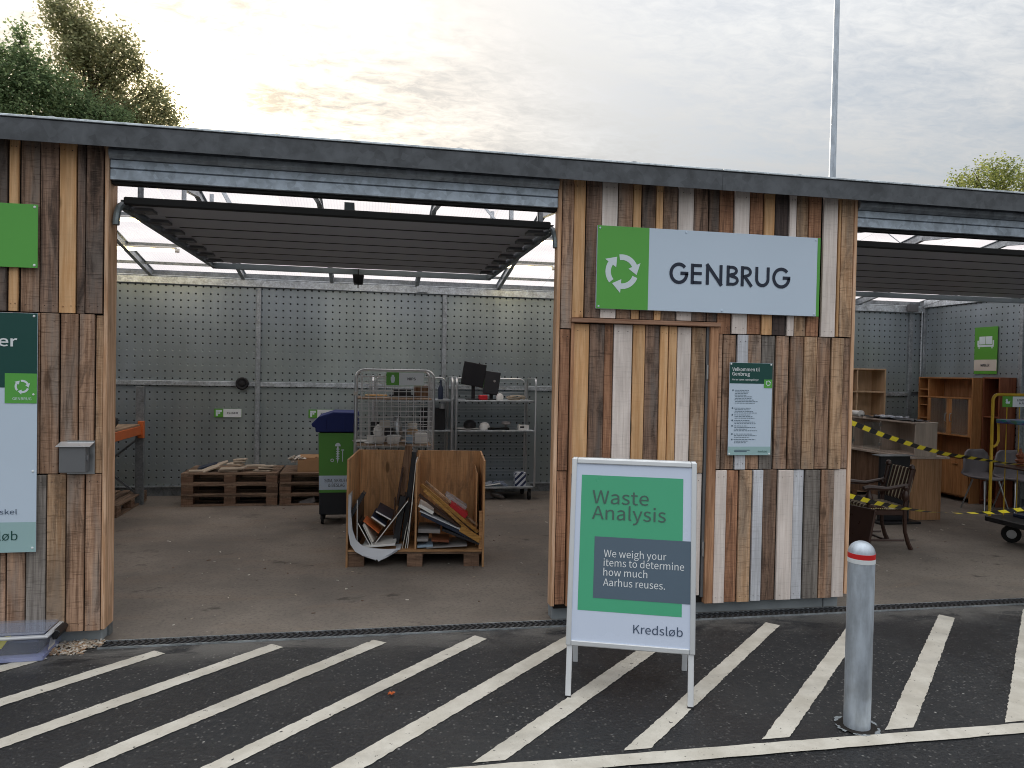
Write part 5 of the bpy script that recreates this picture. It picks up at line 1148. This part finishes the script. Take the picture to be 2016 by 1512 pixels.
def monitor(x, y, z, wd, h, rz, tilt, lab, sh):
    t = thing('monitor', lab, 'monitor', (x, y, z)); Mr = Matrix.Translation((x, y, z+sh)) @ Euler((R(tilt[0]), R(tilt[1]), R(rz))).to_matrix().to_4x4()
    b = B(Mr); b.box((-wd/2, -0.02, -h/2), (wd/2, 0.02, h/2)); b.build('housing', M['black'], t, bevel=0.006)
    b = B(Mr); b.box((-wd/2+.012, -0.0215, -h/2+.012), (wd/2-.012, -0.0205, h/2-.012)); b.build('screen', M['blackboard'], t)
    b = B(); b.bar((x, y+0.03, z), (x, y+0.03, z+sh), 0.05, 0.02); b.box((x-0.11, y-0.06, z), (x+0.11, y+0.11, z+0.014)); b.build('stand', M['black'], t, bevel=0.004)
    return t
ts = 1.4285
monitor(1.46, 10.42, ts, 0.33, 0.33, 6, (0, 9), 'black monitor tilted sideways, raised higher than its neighbour', 0.36)
b = monitor(1.72, 10.40, ts, 0.22, 0.33, -8, (-6, 7), 'black monitor turned upright with a pale mark on it', 0.24)
q = B(Matrix.Translation((1.755, 10.372, ts+0.27))); q.lathe([(0.018, 0), (0.0, 0.003)], (0, 0, 0), 10, axis=(0, -1, 0)); q.build('pale_mark', M['greyboard'], b)
b = B(); b.box((1.53, 10.3, ts), (1.65, 10.42, ts+0.07)); tag(b.build('red_case', M['redpl'], None, bevel=0.01), 'red case on the top trolley shelf between the monitors', 'case')
pot('white_kettle', [(0, 0), (.05, 0), (.055, .05), (.035, .09), (0, .1)], (1.83, 10.34, ts), 'ceramic', 'white rounded pot right of the upright monitor', 'pot')
b = B()
rr = random.Random(4)
for k in range(5):
    pts = [(2.08+0.14*math.cos(a*0.9+k)+rr.uniform(-.02, .02), 10.42+0.07*math.sin(a*1.3+k), ts+0.012+0.012*k+0.008*math.sin(a*2)) for a in [i*0.5 for i in range(13)]]
    b.tube(pts, 0.007, 6)
tag(b.build('extension_cable', M['tile'], None, smooth=True), 'coiled tan and red cable on the right end of the top trolley shelf', 'cable')
small_sign(1.61, 1.60, 0.30, 0.13, 10.93, 'green and white wall label glimpsed between the two monitors', '', ic_vase)
ms = 1.0035
pot('platter', [(0, 0), (.1, 0), (.17, .014), (.168, .02), (0, .008)], (1.37, 10.42, ms), 'ceramic', 'broad white platter at the left end of middle trolley shelf', 'platter', 20)
pot('black_helmet', [(.085, 0), (.095, .03), (.085, .075), (.05, .105), (0, .115)], (1.42, 10.44, ms+.021), 'black', 'black rounded helmet on the white platter', 'helmet')
pot('white_helmet', [(.075, 0), (.08, .035), (.065, .08), (.03, .1), (0, .105)], (1.63, 10.42, ms), 'ceramic', 'white rounded helmet next to the platter', 'helmet')
pot('grey_fan', [(.0, 0), (.05, 0), (.055, .02), (.02, .03), (.02, .06), (.07, .075), (.065, .11), (0, .12)], (1.95, 10.46, ms), 'greyboard', 'grey metal fitting in the middle of the trolley shelf', 'fitting')
b = B()
for k in range(4):
    pts = [(1.82+0.13*math.cos(a+k)*1.2, 10.36+0.06*math.sin(a*1.7+k), ms+0.008+0.006*k) for a in [i*0.5 for i in range(13)]]; b.tube(pts, 0.006, 6)
tag(b.build('black_cable', M['rubber'], None, smooth=True), 'tangle of dark cable on the middle trolley shelf', 'cable')
b = B(); b.box((2.11, 10.32, ms), (2.26, 10.42, ms+0.07)); b.box((2.13, 10.3185, ms+.03), (2.19, 10.319, ms+.055), 1); tag(b.build('clock_radio', [M['white'], M['black']], None, bevel=0.006), 'small white clock radio at the right end of middle shelf', 'radio')
bs = 0.1585
b = B(); b.prism([(-.075, 0), (.085, 0), (.078, .235), (.0, .245), (-.085, .225)], (2.15, 10.3, bs), X, Z, Y*0.14); tag(b.build('striped_bag', M['striped'], None, bevel=0.008), 'navy and white diagonally striped bag on the lowest trolley shelf', 'bag')
b = B(); b.bar((1.30, 10.3, bs+.01), (1.86, 10.34, bs+.075), 0.05, 0.008); tag(b.build('white_shelf_strip', M['white'], None), 'thin white strip lying slanted on the lowest trolley shelf', 'strip')
b = B(); rr = random.Random(9)
for k in range(14):
    b.M = Matrix.Translation((1.80+rr.uniform(-.12, .15), 10.45+rr.uniform(-.08, .08), bs+.05+rr.uniform(-.03, .05))) @ Euler((rr.uniform(-.5, .5), rr.uniform(-.5, .5), rr.uniform(0, 6))).to_matrix().to_4x4(); b.box((-.07, -.05, -.002), (.07, .05, .002))
tag(b.build('plastic_wrap', M['clearlid'], None), 'crumpled clear plastic on the lowest trolley shelf', 'plastic')
b = B(); b.box((0.72, 10.3, ms), (1.05, 10.6, ms+0.30)); tag(b.build('black_printer', M['black'], None, bevel=0.01), 'black boxy machine on the hidden trolley beside the roll cage', 'machine')
pot('green_bottle', [(0, 0), (.035, 0), (.037, .16), (.014, .21), (.014, .27), (0, .272)], (0.99, 10.4, ts), 'navyboard', 'dark bottle on the top shelf left of the monitors', 'bottle')
pot('tin', [(0, 0), (.04, 0), (.04, .06), (0, .061)], (1.0, 10.28, ms+0.301), 'steel', 'silver tin on the black machine', 'tin')
b = B(); rr = random.Random(12)
for k in range(7):
    b.M = Matrix.Translation((1.72+rr.uniform(-.28, .3), 10.5+rr.uniform(-.1, .1), .03+rr.uniform(0, .05))) @ Euler((rr.uniform(-.7, .7), rr.uniform(-.7, .7), rr.uniform(0, 6))).to_matrix().to_4x4(); b.lathe([(0, -.03), (.09, -.02), (.12, .0), (.06, .035), (0, .045)], n=9)
tag(b.build('rag_heap', M['greyboard'], None, smooth=True), 'heap of dusty grey rags on the floor under the trolley', 'rags')

# ================================================================== RIGHT BAY CONTENTS
dk = thing('desk', 'oak desk with plain end panel under the greige cupboard in right bay', 'desk', (7.17, 9.2, 0))
for y in (8.385, 10.07):
    b = B(); b.box((6.95, y, 0.004), (7.40, y+0.025, 0.805)); b.build('end_panel', M['oakdesk'], dk, bevel=0.002)
b = B(); b.box((6.98, 8.412, 0.22), (7.0, 10.068, 0.80)); b.build('modesty_panel', M['brownboard'], dk)
b = B(); b.box((6.91, 8.36, 0.806), (7.50, 10.12, 0.834)); b.build('desk_top', M['greige'], dk, bevel=0.003)
cupb = thing('open_cupboard', 'low greige cupboard with open compartments and glass doors standing on the desk', 'cupboard', (7.16, 9.2, 0.835))
zz0, zz1 = 0.836, 1.285
b = B(); b.box((6.985, 8.375, zz0), (7.31, 8.397, zz1-.022)); b.build('end_panel', M['greige'], cupb, bevel=0.002)
b = B(); b.box((6.985, 10.06, zz0), (7.31, 10.08, zz1-.022)); b.build('end_panel', M['greige'], cupb, bevel=0.002)
for y in (9.05, 9.62):
    b = B(); b.box((6.99, y, zz0+.0205), (7.298, y+0.018, zz1-.0225)); b.build('divider', M['greige'], cupb)
b = B(); b.box((6.975, 8.37, zz1-.0215), (7.315, 10.085, zz1)); b.build('top_panel', M['greige'], cupb, bevel=0.002)
b = B(); b.box((6.985, 8.3975, zz0), (7.298, 10.0595, zz0+.02)); b.build('bottom_panel', M['greige'], cupb)
b = B(); b.box((7.299, 8.3975, zz0), (7.309, 10.0595, zz1-.0225)); b.build('back_panel', M['greige'], cupb)
for y in (9.045, 9.615):
    b = B(); b.box((6.72, y-.004, zz0+.03), (6.984, y+.0, zz1-.04)); b.build('glass_door', M['glass'], cupb)
    for z in (zz0+.08, zz1-.1):
        b = B(); b.box((6.955, y-.02, z), (6.995, y-.0045, z+.04)); b.build('hinge', M['steel'], cupb)
b = B(); b.tube([(7.0, 9.5, zz1+.045), (7.05, 10.05, zz1+.045)], 0.042, 12); b.lathe([(.05, 0), (.052, .02), (0, .03)], (7.0, 9.5, zz1+.045), 12, axis=(-.09, -1, 0)); tag(b.build('white_roll', M['white'], None, smooth=True), 'white rolled tube lying on the cupboard top by the wall edge', 'roll')
b = B(); rr = random.Random(2); gx, gy = 8, 14; P_ = []
for i in range(gx+1):
    for j in range(gy+1): P_.append((6.98+0.31*i/gx, 8.42+1.05*j/gy+0.03*math.sin(i), zz1+0.006+0.03*abs(math.sin(i*1.9+j*0.8))*rr.uniform(.3, 1)))
b.add(P_, [(i*(gy+1)+j, i*(gy+1)+j+1, (i+1)*(gy+1)+j+1, (i+1)*(gy+1)+j) for i in range(gx) for j in range(gy)]); tag(b.build('dark_cloth', M['black'], None, smooth=True), 'crumpled dark cloth spread on the greige cupboard top', 'cloth')
b = B(); P_ = []
for i in range(7):
    for j in range(9): P_.append((7.0+0.2*i/6, 8.75+0.5*j/8, zz1+0.04+0.022*math.sin(i*2.3+j*1.1)*rr.uniform(.4, 1)))
b.add(P_, [(i*9+j, i*9+j+1, (i+1)*9+j+1, (i+1)*9+j) for i in range(6) for j in range(8)]); tag(b.build('grey_wrap', M['clearlid'], None, smooth=True), 'shiny grey plastic lying over the dark cloth', 'wrap')

def carcass(t, x0, x1, y0, y1, z0, z1, m, mi, shelves, face, th=0.02, ret=True):
    """Open cabinet: two sides, top, bottom, back, shelves; face = 'y' (opens to -Y) or 'x' (opens to -X)."""
    if face == 'y':
        parts = [('side_panel', (x0, y0, z0), (x0+th, y1, z1)), ('side_panel', (x1-th, y0, z0), (x1, y1, z1))]
        ins = lambda z: ((x0+th+.0005, y0+.004, z), (x1-th-.0005, y1-.011, z+th)); bk = ((x0+th+.0005, y1-.01, z0), (x1-th-.0005, y1, z1))
    else:
        parts = [('side_panel', (x0, y0, z0), (x1, y0+th, z1)), ('side_panel', (x0, y1-th, z0), (x1, y1, z1))]
        ins = lambda z: ((x0+.004, y0+th+.0005, z), (x1-.011, y1-th-.0005, z+th)); bk = ((x1-.01, y0+th+.0005, z0), (x1, y1-th-.0005, z1))
    for n, lo, hi in parts: b = B(); b.box(lo, hi); b.build(n, M[m], t, bevel=0.002)
    for z in shelves: b = B(); b.box(*ins(z)); b.build('shelf', M[m], t, bevel=0.001)
    b = B(); b.box(*bk); b.build('back_panel', M[mi], t)
bk_ = thing('bookcase', 'pale beech open shelf standing behind the cupboard against the back wall', 'bookcase', (7.7, 10.5, 0))
carcass(bk_, 7.36, 8.03, 10.3, 10.62, 0.004, 2.0, 'beech', 'beech', (0.05, 0.45, 0.85, 1.23, 1.62, 1.98-.002), 'y')
b = B(); b.box((7.52, 10.31, 1.255), (7.538, 10.6, 1.975)); b.build('divider', M['beech'], bk_)
cb_ = thing('wall_cabinet', 'tall teak cabinet with glass doors, open shelves and a lower door by side wall', 'cabinet', (8.98, 10.0, 0))
carcass(cb_, 8.80, 9.10, 9.42, 10.52, 0.004, 1.885, 'teak', 'teakin', (0.08, 0.655, 0.66+.33, 1.56, 1.864), 'x')
b = B(); b.box((8.81, 10.30, 0.68), (9.088, 10.32, 1.86)); b.build('divider', M['teak'], cb_)
for z in (1.22, 1.43, 1.68):
    b = B(); b.box((8.815, 10.3205, z), (9.088, 10.498, z+.016)); b.build('shelf', M['teak'], cb_)
for y0, y1 in ((9.445, 9.865), (9.87, 10.295)):
    q = B(); q.box((8.805, y0+.0505, 1.015), (8.809, y1-.0505, 1.552)); gd = q.build('glass_door', M['glass'], cb_)
    for ya in (y0, y1-.05): q = B(); q.box((8.803, ya, 1.012), (8.81, ya+.05, 1.555)); q.build('stile', M['teak'], gd)
for y in (9.82, 9.915):
    q = B(); q.tube([(8.80, y, 1.20), (8.78, y, 1.21), (8.775, y, 1.25), (8.78, y, 1.32), (8.80, y, 1.33)], 0.007, 8); q.build('handle', M['steel'], cb_)
for y0, y1 in ((9.445, 9.955), (9.96, 10.50)):
    q = B(); q.box((8.785, y0, 0.10), (8.802, y1, 0.65)); dd_ = q.build('lower_door', M['teak'], cb_, bevel=0.002)
    q = B(); q.box((8.765, (y0+y1)/2-.06, 0.565), (8.785, (y0+y1)/2+.06, 0.582)); q.build('handle', M['teak'], dd_)
b = B(); b.box((8.78, 9.42, 0.672), (8.8, 10.52, 0.70)); b.build('ledge', M['teak'], cb_, bevel=0.002)
nb_ = thing('narrow_bookcase', 'narrow mahogany bookcase end standing right of the teak cabinet', 'bookcase', (9.1, 9.26, 0))
carcass(nb_, 8.955, 9.24, 9.10, 9.40, 0.004, 1.895, 'mahog', 'mahog', (0.06, 0.7, 1.3, 1.874), 'x')

# ---- MØBLER sign on side wall
ms_ = thing('furniture_sign', 'upright green MØBLER sign with a white sofa symbol on side wall', 'sign', (9.25, 9.68, 1.94))
def sflat(name, y0, y1, z0, z1, x, m, par):
    b = B(); b.poly([(x, y0, z0), (x, y1, z0), (x, y1, z1), (x, y0, z1)]); return b.build(name, m, par, fix=False)
b = B(); b.box((9.244, 9.46, 1.945), (9.25, 9.885, 2.665)); b.build('board', M['signgreen2'], ms_)
sflat('white_field', 9.462, 9.883, 1.995, 2.165, 9.2425, M['offwhite'], ms_)
text('lettering', 'MØBLER', (9.2405, 9.755, 2.062), -Y, Z, 0.165, 0.036, M['ink'], ms_, 0.01)
b = B(); o = Vector((9.2425, 9.675, 2.42))
def sr(a, c, d, f): b.poly([o+Y*a+Z*c, o+Y*d+Z*c, o+Y*d+Z*f, o+Y*a+Z*f])
sr(-.12, -.02, -.004, .10); sr(.004, -.02, .12, .10); sr(-.15, -.06, .15, -.03); sr(-.155, -.03, -.128, .04); sr(.128, -.03, .155, .04); sr(-.13, -.085, -.11, -.062); sr(.11, -.085, .13, -.062)
b.build('sofa_symbol', M['emblem'], ms_, fix=False)

# ---- tall black panel on a flat foot
bp = thing('black_stand', 'tall plain black panel on a flat foot behind the carved armchair', 'stand', (6.65, 8.28, 0))
b = B(); b.box((6.40, 8.27, 0.035), (6.83, 8.31, 0.86)); b.build('panel', M['blackboard'], bp, bevel=0.004)
b = B(); b.box((6.33, 8.15, 0.004), (6.92, 8.40, 0.034)); b.build('foot', M['black'], bp, bevel=0.008)
b = B(); b.box((6.34, 8.20, 0.862), (6.84, 8.36, 0.872)); b.build('cap_board', M['galv_dark'], bp)

# ---- carved armchair
BL1, BL2 = Vector((5.69, 6.95, 0.004)), Vector((5.87, 7.40, 0.004))
ay = (BL2-BL1).normalized(); ax = Vector((-ay.y, ay.x, 0)); CHW = (BL2-BL1).length
MC = Matrix((ax, -ay, Z)).transposed().to_4x4(); MC = Matrix.Translation((BL1+BL2)/2+Vector((-0.06, 0.0, 0))) @ Matrix.Rotation(R(14), 4, 'Z') @ MC.to_3x3().to_4x4()   # local: +X to the chair's front, Y across
ac = thing('armchair', 'carved dark wood armchair with striped upholstery and brass studs behind the tape', 'armchair', MC @ Vector((0.2, 0, 0)))
turn = [(.022, 0), (.03, .02), (.03, .05), (.018, .07), (.02, .1), (.042, .15), (.05, .19), (.04, .23), (.018, .27), (.026, .29), (.018, .31), (.03, .34), (.03, .44)]
hw = CHW/2-0.02
for y in (-hw, hw):
    b = B(MC); b.lathe(turn, (0.40, y, 0), 14); b.build('leg', M['darkwood'], ac, smooth=True)
    b = B(MC); b.tube([(-0.085, y, 0), (-0.05, y, .07), (-0.01, y, .2), (0.0, y, .42)], [.026, .024, .02, .024], 8); b.build('leg', M['darkwood'], ac, smooth=True)
    b = B(MC); b.tube([(0.0, y, .42), (-0.02, y, .62), (-0.07, y, .86)], [.024, .022, .024], 8); b.lathe([(.02, 0), (.036, .03), (.04, .06), (.03, .1), (.016, .12), (.03, .15), (.02, .18)], (-0.005, y, .52), 12); b.lathe([(.02, 0), (.034, .02), (.026, .05), (.0, .065)], (-0.07, y, .86), 12); b.build('back_post', M['darkwood'], ac, smooth=True)
    b = B(MC); b.tube([(0.40, y, .44), (0.40, y, .5)], .02, 8); b.lathe([(.018, 0), (.038, .03), (.045, .07), (.03, .11), (.018, .14), (.02, .18)], (0.40, y, .48), 12); b.tube([(0.46, y, .655), (0.40, y, .67), (0.2, y, .655), (-0.03, y, .70)], [.028, .03, .022, .02], 8); b.build('arm', M['darkwood'], ac, smooth=True)
b = B(MC)
for y in (-hw, hw): b.tube([(0.40, y, .10), (0.0, y, .10)], .013, 8)
b.tube([(0.2, -hw, .10), (0.2, hw, .10)], .013, 8); b.build('stretcher', M['darkwood'], ac, smooth=True)
b = B(MC); b.box((-.02, -hw-.01, .37), (.43, hw+.01, .425)); b.build('seat_rail', M['darkwood'], ac, bevel=0.006)
b = B(MC); b.box((-.005, -hw+.0, .426), (.435, hw, .475)); b.build('seat', M['fabric'], ac, bevel=0.018, seg=2)
Mb = MC @ Matrix.Translation((-0.045, 0, .52)) @ Matrix.Rotation(R(-13), 4, 'Y')
b = B(Mb); b.box((-.015, -hw+.025, 0), (.03, hw-.025, .36)); b.build('backrest', M['fabric'], ac, bevel=0.012, seg=2)
b = B(MC)
for i in range(22):
    y = -hw+2*hw*i/21; b.lathe([(.007, 0), (0, .004)], (.437, y, .44), 6, axis=(1, 0, 0))
for i in range(22):
    x = .43*i/21; b.lathe([(.007, 0), (0, .004)], (x, hw+.002, .44), 6, axis=(0, 1, 0)); b.lathe([(.007, 0), (0, .004)], (x, -hw-.002, .44), 6, axis=(0, -1, 0))
b.build('studs', M['stud'], ac)

# ---- second upholstered piece leaning at the wall edge (left of the armchair)
lp = B(); lp.M = Matrix.Translation((4.98, 6.9, 0.006)) @ Euler((0, R(14), R(15))).to_matrix().to_4x4(); lp.box((0, -.22, 0), (.03, .22, .50)); lp.box((.0305, -.2, .02), (.045, .2, .48), 1)
tag(lp.build('seat_cushion', [M['darkwood'], M['fabric']], None, bevel=0.004), 'loose studded seat panel leaning below the armchair by the corner board', 'seat panel')

# ---- grey shell chairs
def shell_chair(x, y, rz, lab):
    t = thing('shell_chair', lab, 'chair', (x, y, 0), 'grey shell chairs'); Mx = frame((x, y, 0.004), rz)
    b = B(Mx); prof = [(-.20, .44, .21), (-.12, .435, .235), (.02, .43, .24), (.13, .445, .245), (.185, .50, .245), (.205, .58, .24), (.22, .70, .225), (.232, .80, .19), (.235, .845, .13)]
    nn = 9; P_ = []
    for (yy, zz, hw_) in prof:
        for k in range(nn): f = -1+2*k/(nn-1); P_.append((hw_*f, yy-(.05*f*f if zz > .5 else 0), zz+.035*f*f*(1 if zz < .5 else .2)))
    b.add(P_, [(i*nn+k, i*nn+k+1, (i+1)*nn+k+1, (i+1)*nn+k) for i in range(len(prof)-1) for k in range(nn-1)])
    o = b.build('shell', M['greyshell'], t, smooth=True); md = o.modifiers.new('thickness', 'SOLIDIFY'); md.thickness = 0.025
    for sx, sy in ((-1, -1), (1, -1), (-1, 1), (1, 1)):
        b = B(Mx); b.tube([(sx*.12, sy*.10, .43), (sx*.21, sy*.2, 0)], [.013, .009], 8); b.build('leg', M['steel'], t, smooth=True)
shell_chair(8.62, 8.95, R(2), 'grey shell chair behind the yellow post of the cart'); shell_chair(9.0, 8.80, R(-4), 'grey shell chair at the photo edge, cut by it')

# ---- yellow cart
yc = thing('yellow_cart', 'yellow tube cart with printed top board and black platform on castors', 'cart', (7.5, 7.4, 0))
ca, cbx, cy_ = 7.0, 8.05, 7.2
for yy in (cy_, cy_-0.64):
    b = B(); loop_frame(b, ca, cbx, yy, 0.30, 1.69, 0.017, 0.07); b.build('frame', M['yellow'], yc, smooth=True)
    b = B()
    for x in (7.19, 7.36, 7.53, 7.70, 7.87): b.tube([(x, yy, .3), (x, yy, 1.68)], 0.006, 6)
    b.build('rods', M['yellow'], yc)
b = B(); b.tube([(ca+.085, cy_, 1.37), (ca+.085, cy_-.005, 1.16), (ca+.06, cy_-.005, 1.11), (ca+.02, cy_, 1.09)], 0.014, 8); b.build('hook', M['yellow'], yc, smooth=True)
b = B(); b.box((ca-.03, cy_-.68, .235), (cbx+.05, cy_+.04, .297)); b.build('platform', M['black'], yc, bevel=0.008)
b = B(); b.box((ca+.02, cy_-.62, .865), (cbx-.02, cy_-.02, .885)); b.build('shelf', M['darkwood'], yc, bevel=0.003)
for x, y in ((7.22, 7.12), (7.9, 7.12), (7.22, 6.66), (7.9, 6.66)):
    b = B(); b.lathe([(0, -.024), (.06, -.024), (.098, -.02), (.098, .02), (.06, .024), (0, .024)], (x, y, .102), 20, axis=(.6, .8, 0)); b.build('castor', M['rubber'], yc)
    b = B(); b.lathe([(0, -.028), (.05, -.028), (.05, .028), (0, .028)], (x, y, .102), 14, axis=(.6, .8, 0)); b.box((x-.03, y-.03, .2), (x+.03, y+.03, .234)); b.build('hub', M['steel'], yc)
b = B(); b.box((ca+.025, cy_-.45, 1.365), (cbx+.1, cy_-.018, 1.412)); tag(b.build('game_board', M['printed'], None, bevel=0.006), 'colourful printed board lying across the top of the yellow cart', 'board')
small_sign(7.105, 1.548, 0.40, 0.124, cy_-0.024, 'green and white toy label hung on the yellow cart, cut by photo edge', '', ic_duck)
sgl = bpy.data.objects['wall_label.004'] if 'wall_label.004' in bpy.data.objects else None
if sgl:
    text('lettering', 'LEGETØJ', (7.30, cy_-0.0272, 1.617), X, Z, 0.135, 0.021, M['ink'], sgl, 0.01); text('lettering', '& JUL', (7.325, cy_-0.0272, 1.583), X, Z, 0.085, 0.021, M['ink'], sgl, 0.01)
pot('lantern_toy', [(0, 0), (.05, 0), (.055, .02), (.03, .03), (.05, .05), (.05, .065), (.03, .08), (.045, .1), (.045, .12), (.02, .15), (.012, .19), (0, .2)], (7.29, cy_-.10, .886), 'mahog', 'small dark red and black lantern on the cart shelf', 'lantern')
b = B(); b.box((7.42, cy_-.4, .886), (7.8, cy_-.08, .93)); tag(b.build('dark_tray', M['bluesheet'], None, bevel=0.004), 'flat pale tray on the cart shelf at the photo edge', 'tray')
b = B(); b.box((7.25, cy_-.5, .298), (7.8, cy_-.06, .34)); tag(b.build('purple_case', M['navyboard'], None, bevel=0.006), 'dark purple case lying on the cart platform', 'case')

# ---- barrier tapes
def tape(pts, lab, seg=0.10, wd=0.048, twist=0.0, ends=None):
    pts = [Vector(p) for p in pts]
    ln = [0]
    for i in range(1, len(pts)): ln.append(ln[-1]+(pts[i]-pts[i-1]).length)
    def at(s):
        s = max(0, min(s, ln[-1]))
        for i in range(1, len(pts)):
            if s <= ln[i]+1e-9: return pts[i-1].lerp(pts[i], (s-ln[i-1])/(ln[i]-ln[i-1]))
        return pts[-1]
    b = B(); n = int(ln[-1]/seg); sub = 4; sk = wd*0.9
    for k in range(n):
        for j in range(sub):
            q = []
            for s, up in ((k+j/sub, 0), (k+(j+1)/sub, 0), (k+(j+1)/sub, 1), (k+j/sub, 1)):
                ss = s*seg; p = at(ss+(sk*up)); a = twist*ss
                q.append(p+(Z*math.cos(a)+Y*math.sin(a)*-1)*wd*(0.5 if up else -0.5))
            b.add(q, [(0, 1, 2, 3)], k % 2)
    return tag(b.build('barrier_tape', [M['tapey'], M['tapek']], None, fix=False), lab, 'barrier tape', 'striped barrier tapes across right bay')
tape([(3.80, 5.31, 1.497), (4.35, 5.6, 1.36), (4.9, 5.85, 1.235), (5.4, 6.08, 1.14), (6.0, 6.32, 1.06), (6.6, 6.6, .98), (7.3, 6.9, .90), (7.9, 7.1, .86)], 'upper yellow and black tape sloping across the right bay', 0.125, 0.042, 0.36)
tape([(3.80, 5.31, 0.90), (4.2, 5.48, .80), (4.6, 5.65, .715), (5.0, 5.8, .645), (5.5, 6.0, .585), (6.0, 6.1, .565), (6.5, 6.2, .58), (7.2, 6.3, .62), (8, 6.4, .7)], 'lower yellow and black tape sagging in front of the armchair', 0.11, 0.04, 0.9)

# ================================================================== BEYOND THE SHED
lp_ = thing('lamp_post', 'tall thin grey lamp post rising behind the shed roof', 'lamp post', (10.85, 16.0, 0))
b = B(); b.tube([(10.85, 16, 0), (10.85, 16, 4), (10.85, 16, 12.4)], [.098, .088, .06], 16); b.build('pole', M['pole'], lp_, smooth=True)
b = B(); b.tube([(10.85, 16, 12.4), (10.85, 15.8, 12.55), (10.85, 15.2, 12.6)], .035, 8); b.build('arm', M['pole'], lp_, smooth=True)
b = B(); b.box((10.7, 14.6, 12.54), (11.0, 15.25, 12.64)); b.build('lamp_head', M['box_grey'], lp_, bevel=0.02)

def tree(name, lab, base, height, blobs, nleaf, lsize, mat, droop, seed):
    """Trunk and limbs that end in a crown of leaf clumps; blobs = (x, y, z, rx, ry, rz, weight) in metres."""
    r = random.Random(seed); bx, by = base
    t = thing(name, lab, 'tree', (bx, by, 0))
    b = B(); top = max(bl[2] for bl in blobs)
    b.tube([(bx, by, 0), (bx+.1, by, height*.3), (bx-.05, by+.1, height*.6), (bx+.05, by, height*.92)], [.22, .17, .11, .03], 10)
    for (x, y, z, rx, ry, rz, wt) in blobs:
        h0 = max(1.5, z-1.8); f = min(h0/(height*.95), .9)
        b.tube([(bx, by, h0), ((bx+x)/2, (by+y)/2, (h0+z)/2+.3), (x, y, z), (x+r.uniform(-.3, .3), y, z+rz*.7)], [.07, .05, .03, .008], 6)
        for q in range(5):
            a = r.uniform(0, 6.28); u = r.uniform(-.6, .8); b.tube([(x, y, z-.2), (x+rx*.8*math.cos(a), y+ry*.8*math.sin(a), z+rz*u)], [.02, .005], 5)
    b.build('trunk', M['bark'], t)
    tw = sum(bl[6] for bl in blobs); V_ = []; F_ = []
    for (x, y, z, rx, ry, rz, wt) in blobs:
        n = int(nleaf*wt/tw); ncl = max(6, n//52); cl_ = []
        for _ in range(ncl):
            while True:
                p = Vector((r.uniform(-1, 1), r.uniform(-1, 1), r.uniform(-1, 1)))
                if 0.25 < p.length < 1.0: break
            cl_.append(Vector((x+p.x*rx, y+p.y*ry, z+p.z*rz)))
        for _ in range(n):
            c = r.choice(cl_); s = 0.19
            hang = abs(r.gauss(0, 1))*droop
            p = c+Vector((r.gauss(0, s), r.gauss(0, s), r.gauss(0, s)-hang))
            d = Vector((r.gauss(0, 1), r.gauss(0, 1), r.gauss(0, .6)-droop*1.5)).normalized(); e_ = d.orthogonal().normalized(); e_ = Matrix.Rotation(r.uniform(0, 6.28), 3, d) @ e_
            L_ = lsize*r.uniform(.6, 1.25); W = L_*.55; i0 = len(V_)
            V_ += [p, p+d*L_*.5+e_*W*.5, p+d*L_, p+d*L_*.5-e_*W*.5]; F_.append((i0, i0+1, i0+2, i0+3))
    bb = B(); bb.v = V_; bb.f = F_; bb.m = [0]*len(F_); bb.build('crown', M[mat], t, fix=False)
    return t
tree('birch_tree', 'tall drooping birch behind the shed roof beside the bright sun', (-9.1, 26.4), 13.4,
     [(-9.55, 26, 12.9, .72, .7, .62, 1.3), (-9.9, 26, 13.2, .35, .4, .35, .35), (-9.05, 26, 12.1, .85, .8, .7, 1.6), (-9.2, 26, 11.3, 1.0, .9, .8, 1.8), (-8.05, 26, 12.35, .36, .4, .42, .33), (-7.8, 26, 12.0, .30, .3, .3, .2), (-8.2, 26, 11.5, .55, .6, .6, .7),
      (-7.5, 26, 11.5, .28, .3, .32, .22), (-8.05, 26, 10.5, .8, .7, .75, 1.3), (-7.3, 26, 10.75, .3, .3, .35, .25), (-6.9, 26, 10.75, .36, .4, .35, .38), (-6.75, 26, 10.1, .34, .4, .5, .42), (-7.3, 26, 9.8, .6, .6, .5, .7), (-8.6, 26, 9.7, 1.3, .9, .7, 1.6)], 21000, 0.12, 'leaf', .17, 3)
tree('leafy_tree', 'dense dark green tree at the left photo edge behind the shed roof', (-11.4, 25.6), 11.8,
     [(-11.5, 25.2, 11.0, .55, .6, .55, .8), (-10.62, 25.2, 11.75, .16, .2, .45, .16), (-10.5, 25.2, 11.0, .42, .5, .45, .6), (-11.0, 25, 10.2, .9, .8, .6, 1.6), (-9.9, 25.0, 10.35, .8, .7, .6, 1.3), (-10.6, 25, 9.4, 1.5, .9, .6, 2.0), (-9.0, 25.0, 9.7, .8, .7, .6, 1.2), (-8.2, 25, 9.35, .8, .7, .5, .9), (-9.2, 25, 9.0, 1.0, .7, .4, .9), (-12.8, 25, 10.0, 1.1, 1, 1.1, 1.0)], 26000, 0.12, 'leaf2', .05, 5)
tree('garden_tree', 'yellowish green tree top showing above the fascia at the right edge', (23.6, 24.3), 10.3,
     [(21.5, 24, 9.1, .55, .5, .32, .6), (22.4, 24, 9.35, .6, .6, .5, 1.0), (23.1, 24, 9.85, .55, .6, .45, 1.0), (23.5, 24, 9.3, .8, .7, .6, 1.2), (24.5, 24, 9.4, .8, .7, .6, 1.2), (25.4, 24, 9.6, .9, .7, .7, 1.0), (23.0, 24.2, 8.3, 2.2, .8, .8, 2.0)], 7000, 0.11, 'leaf3', .04, 7)
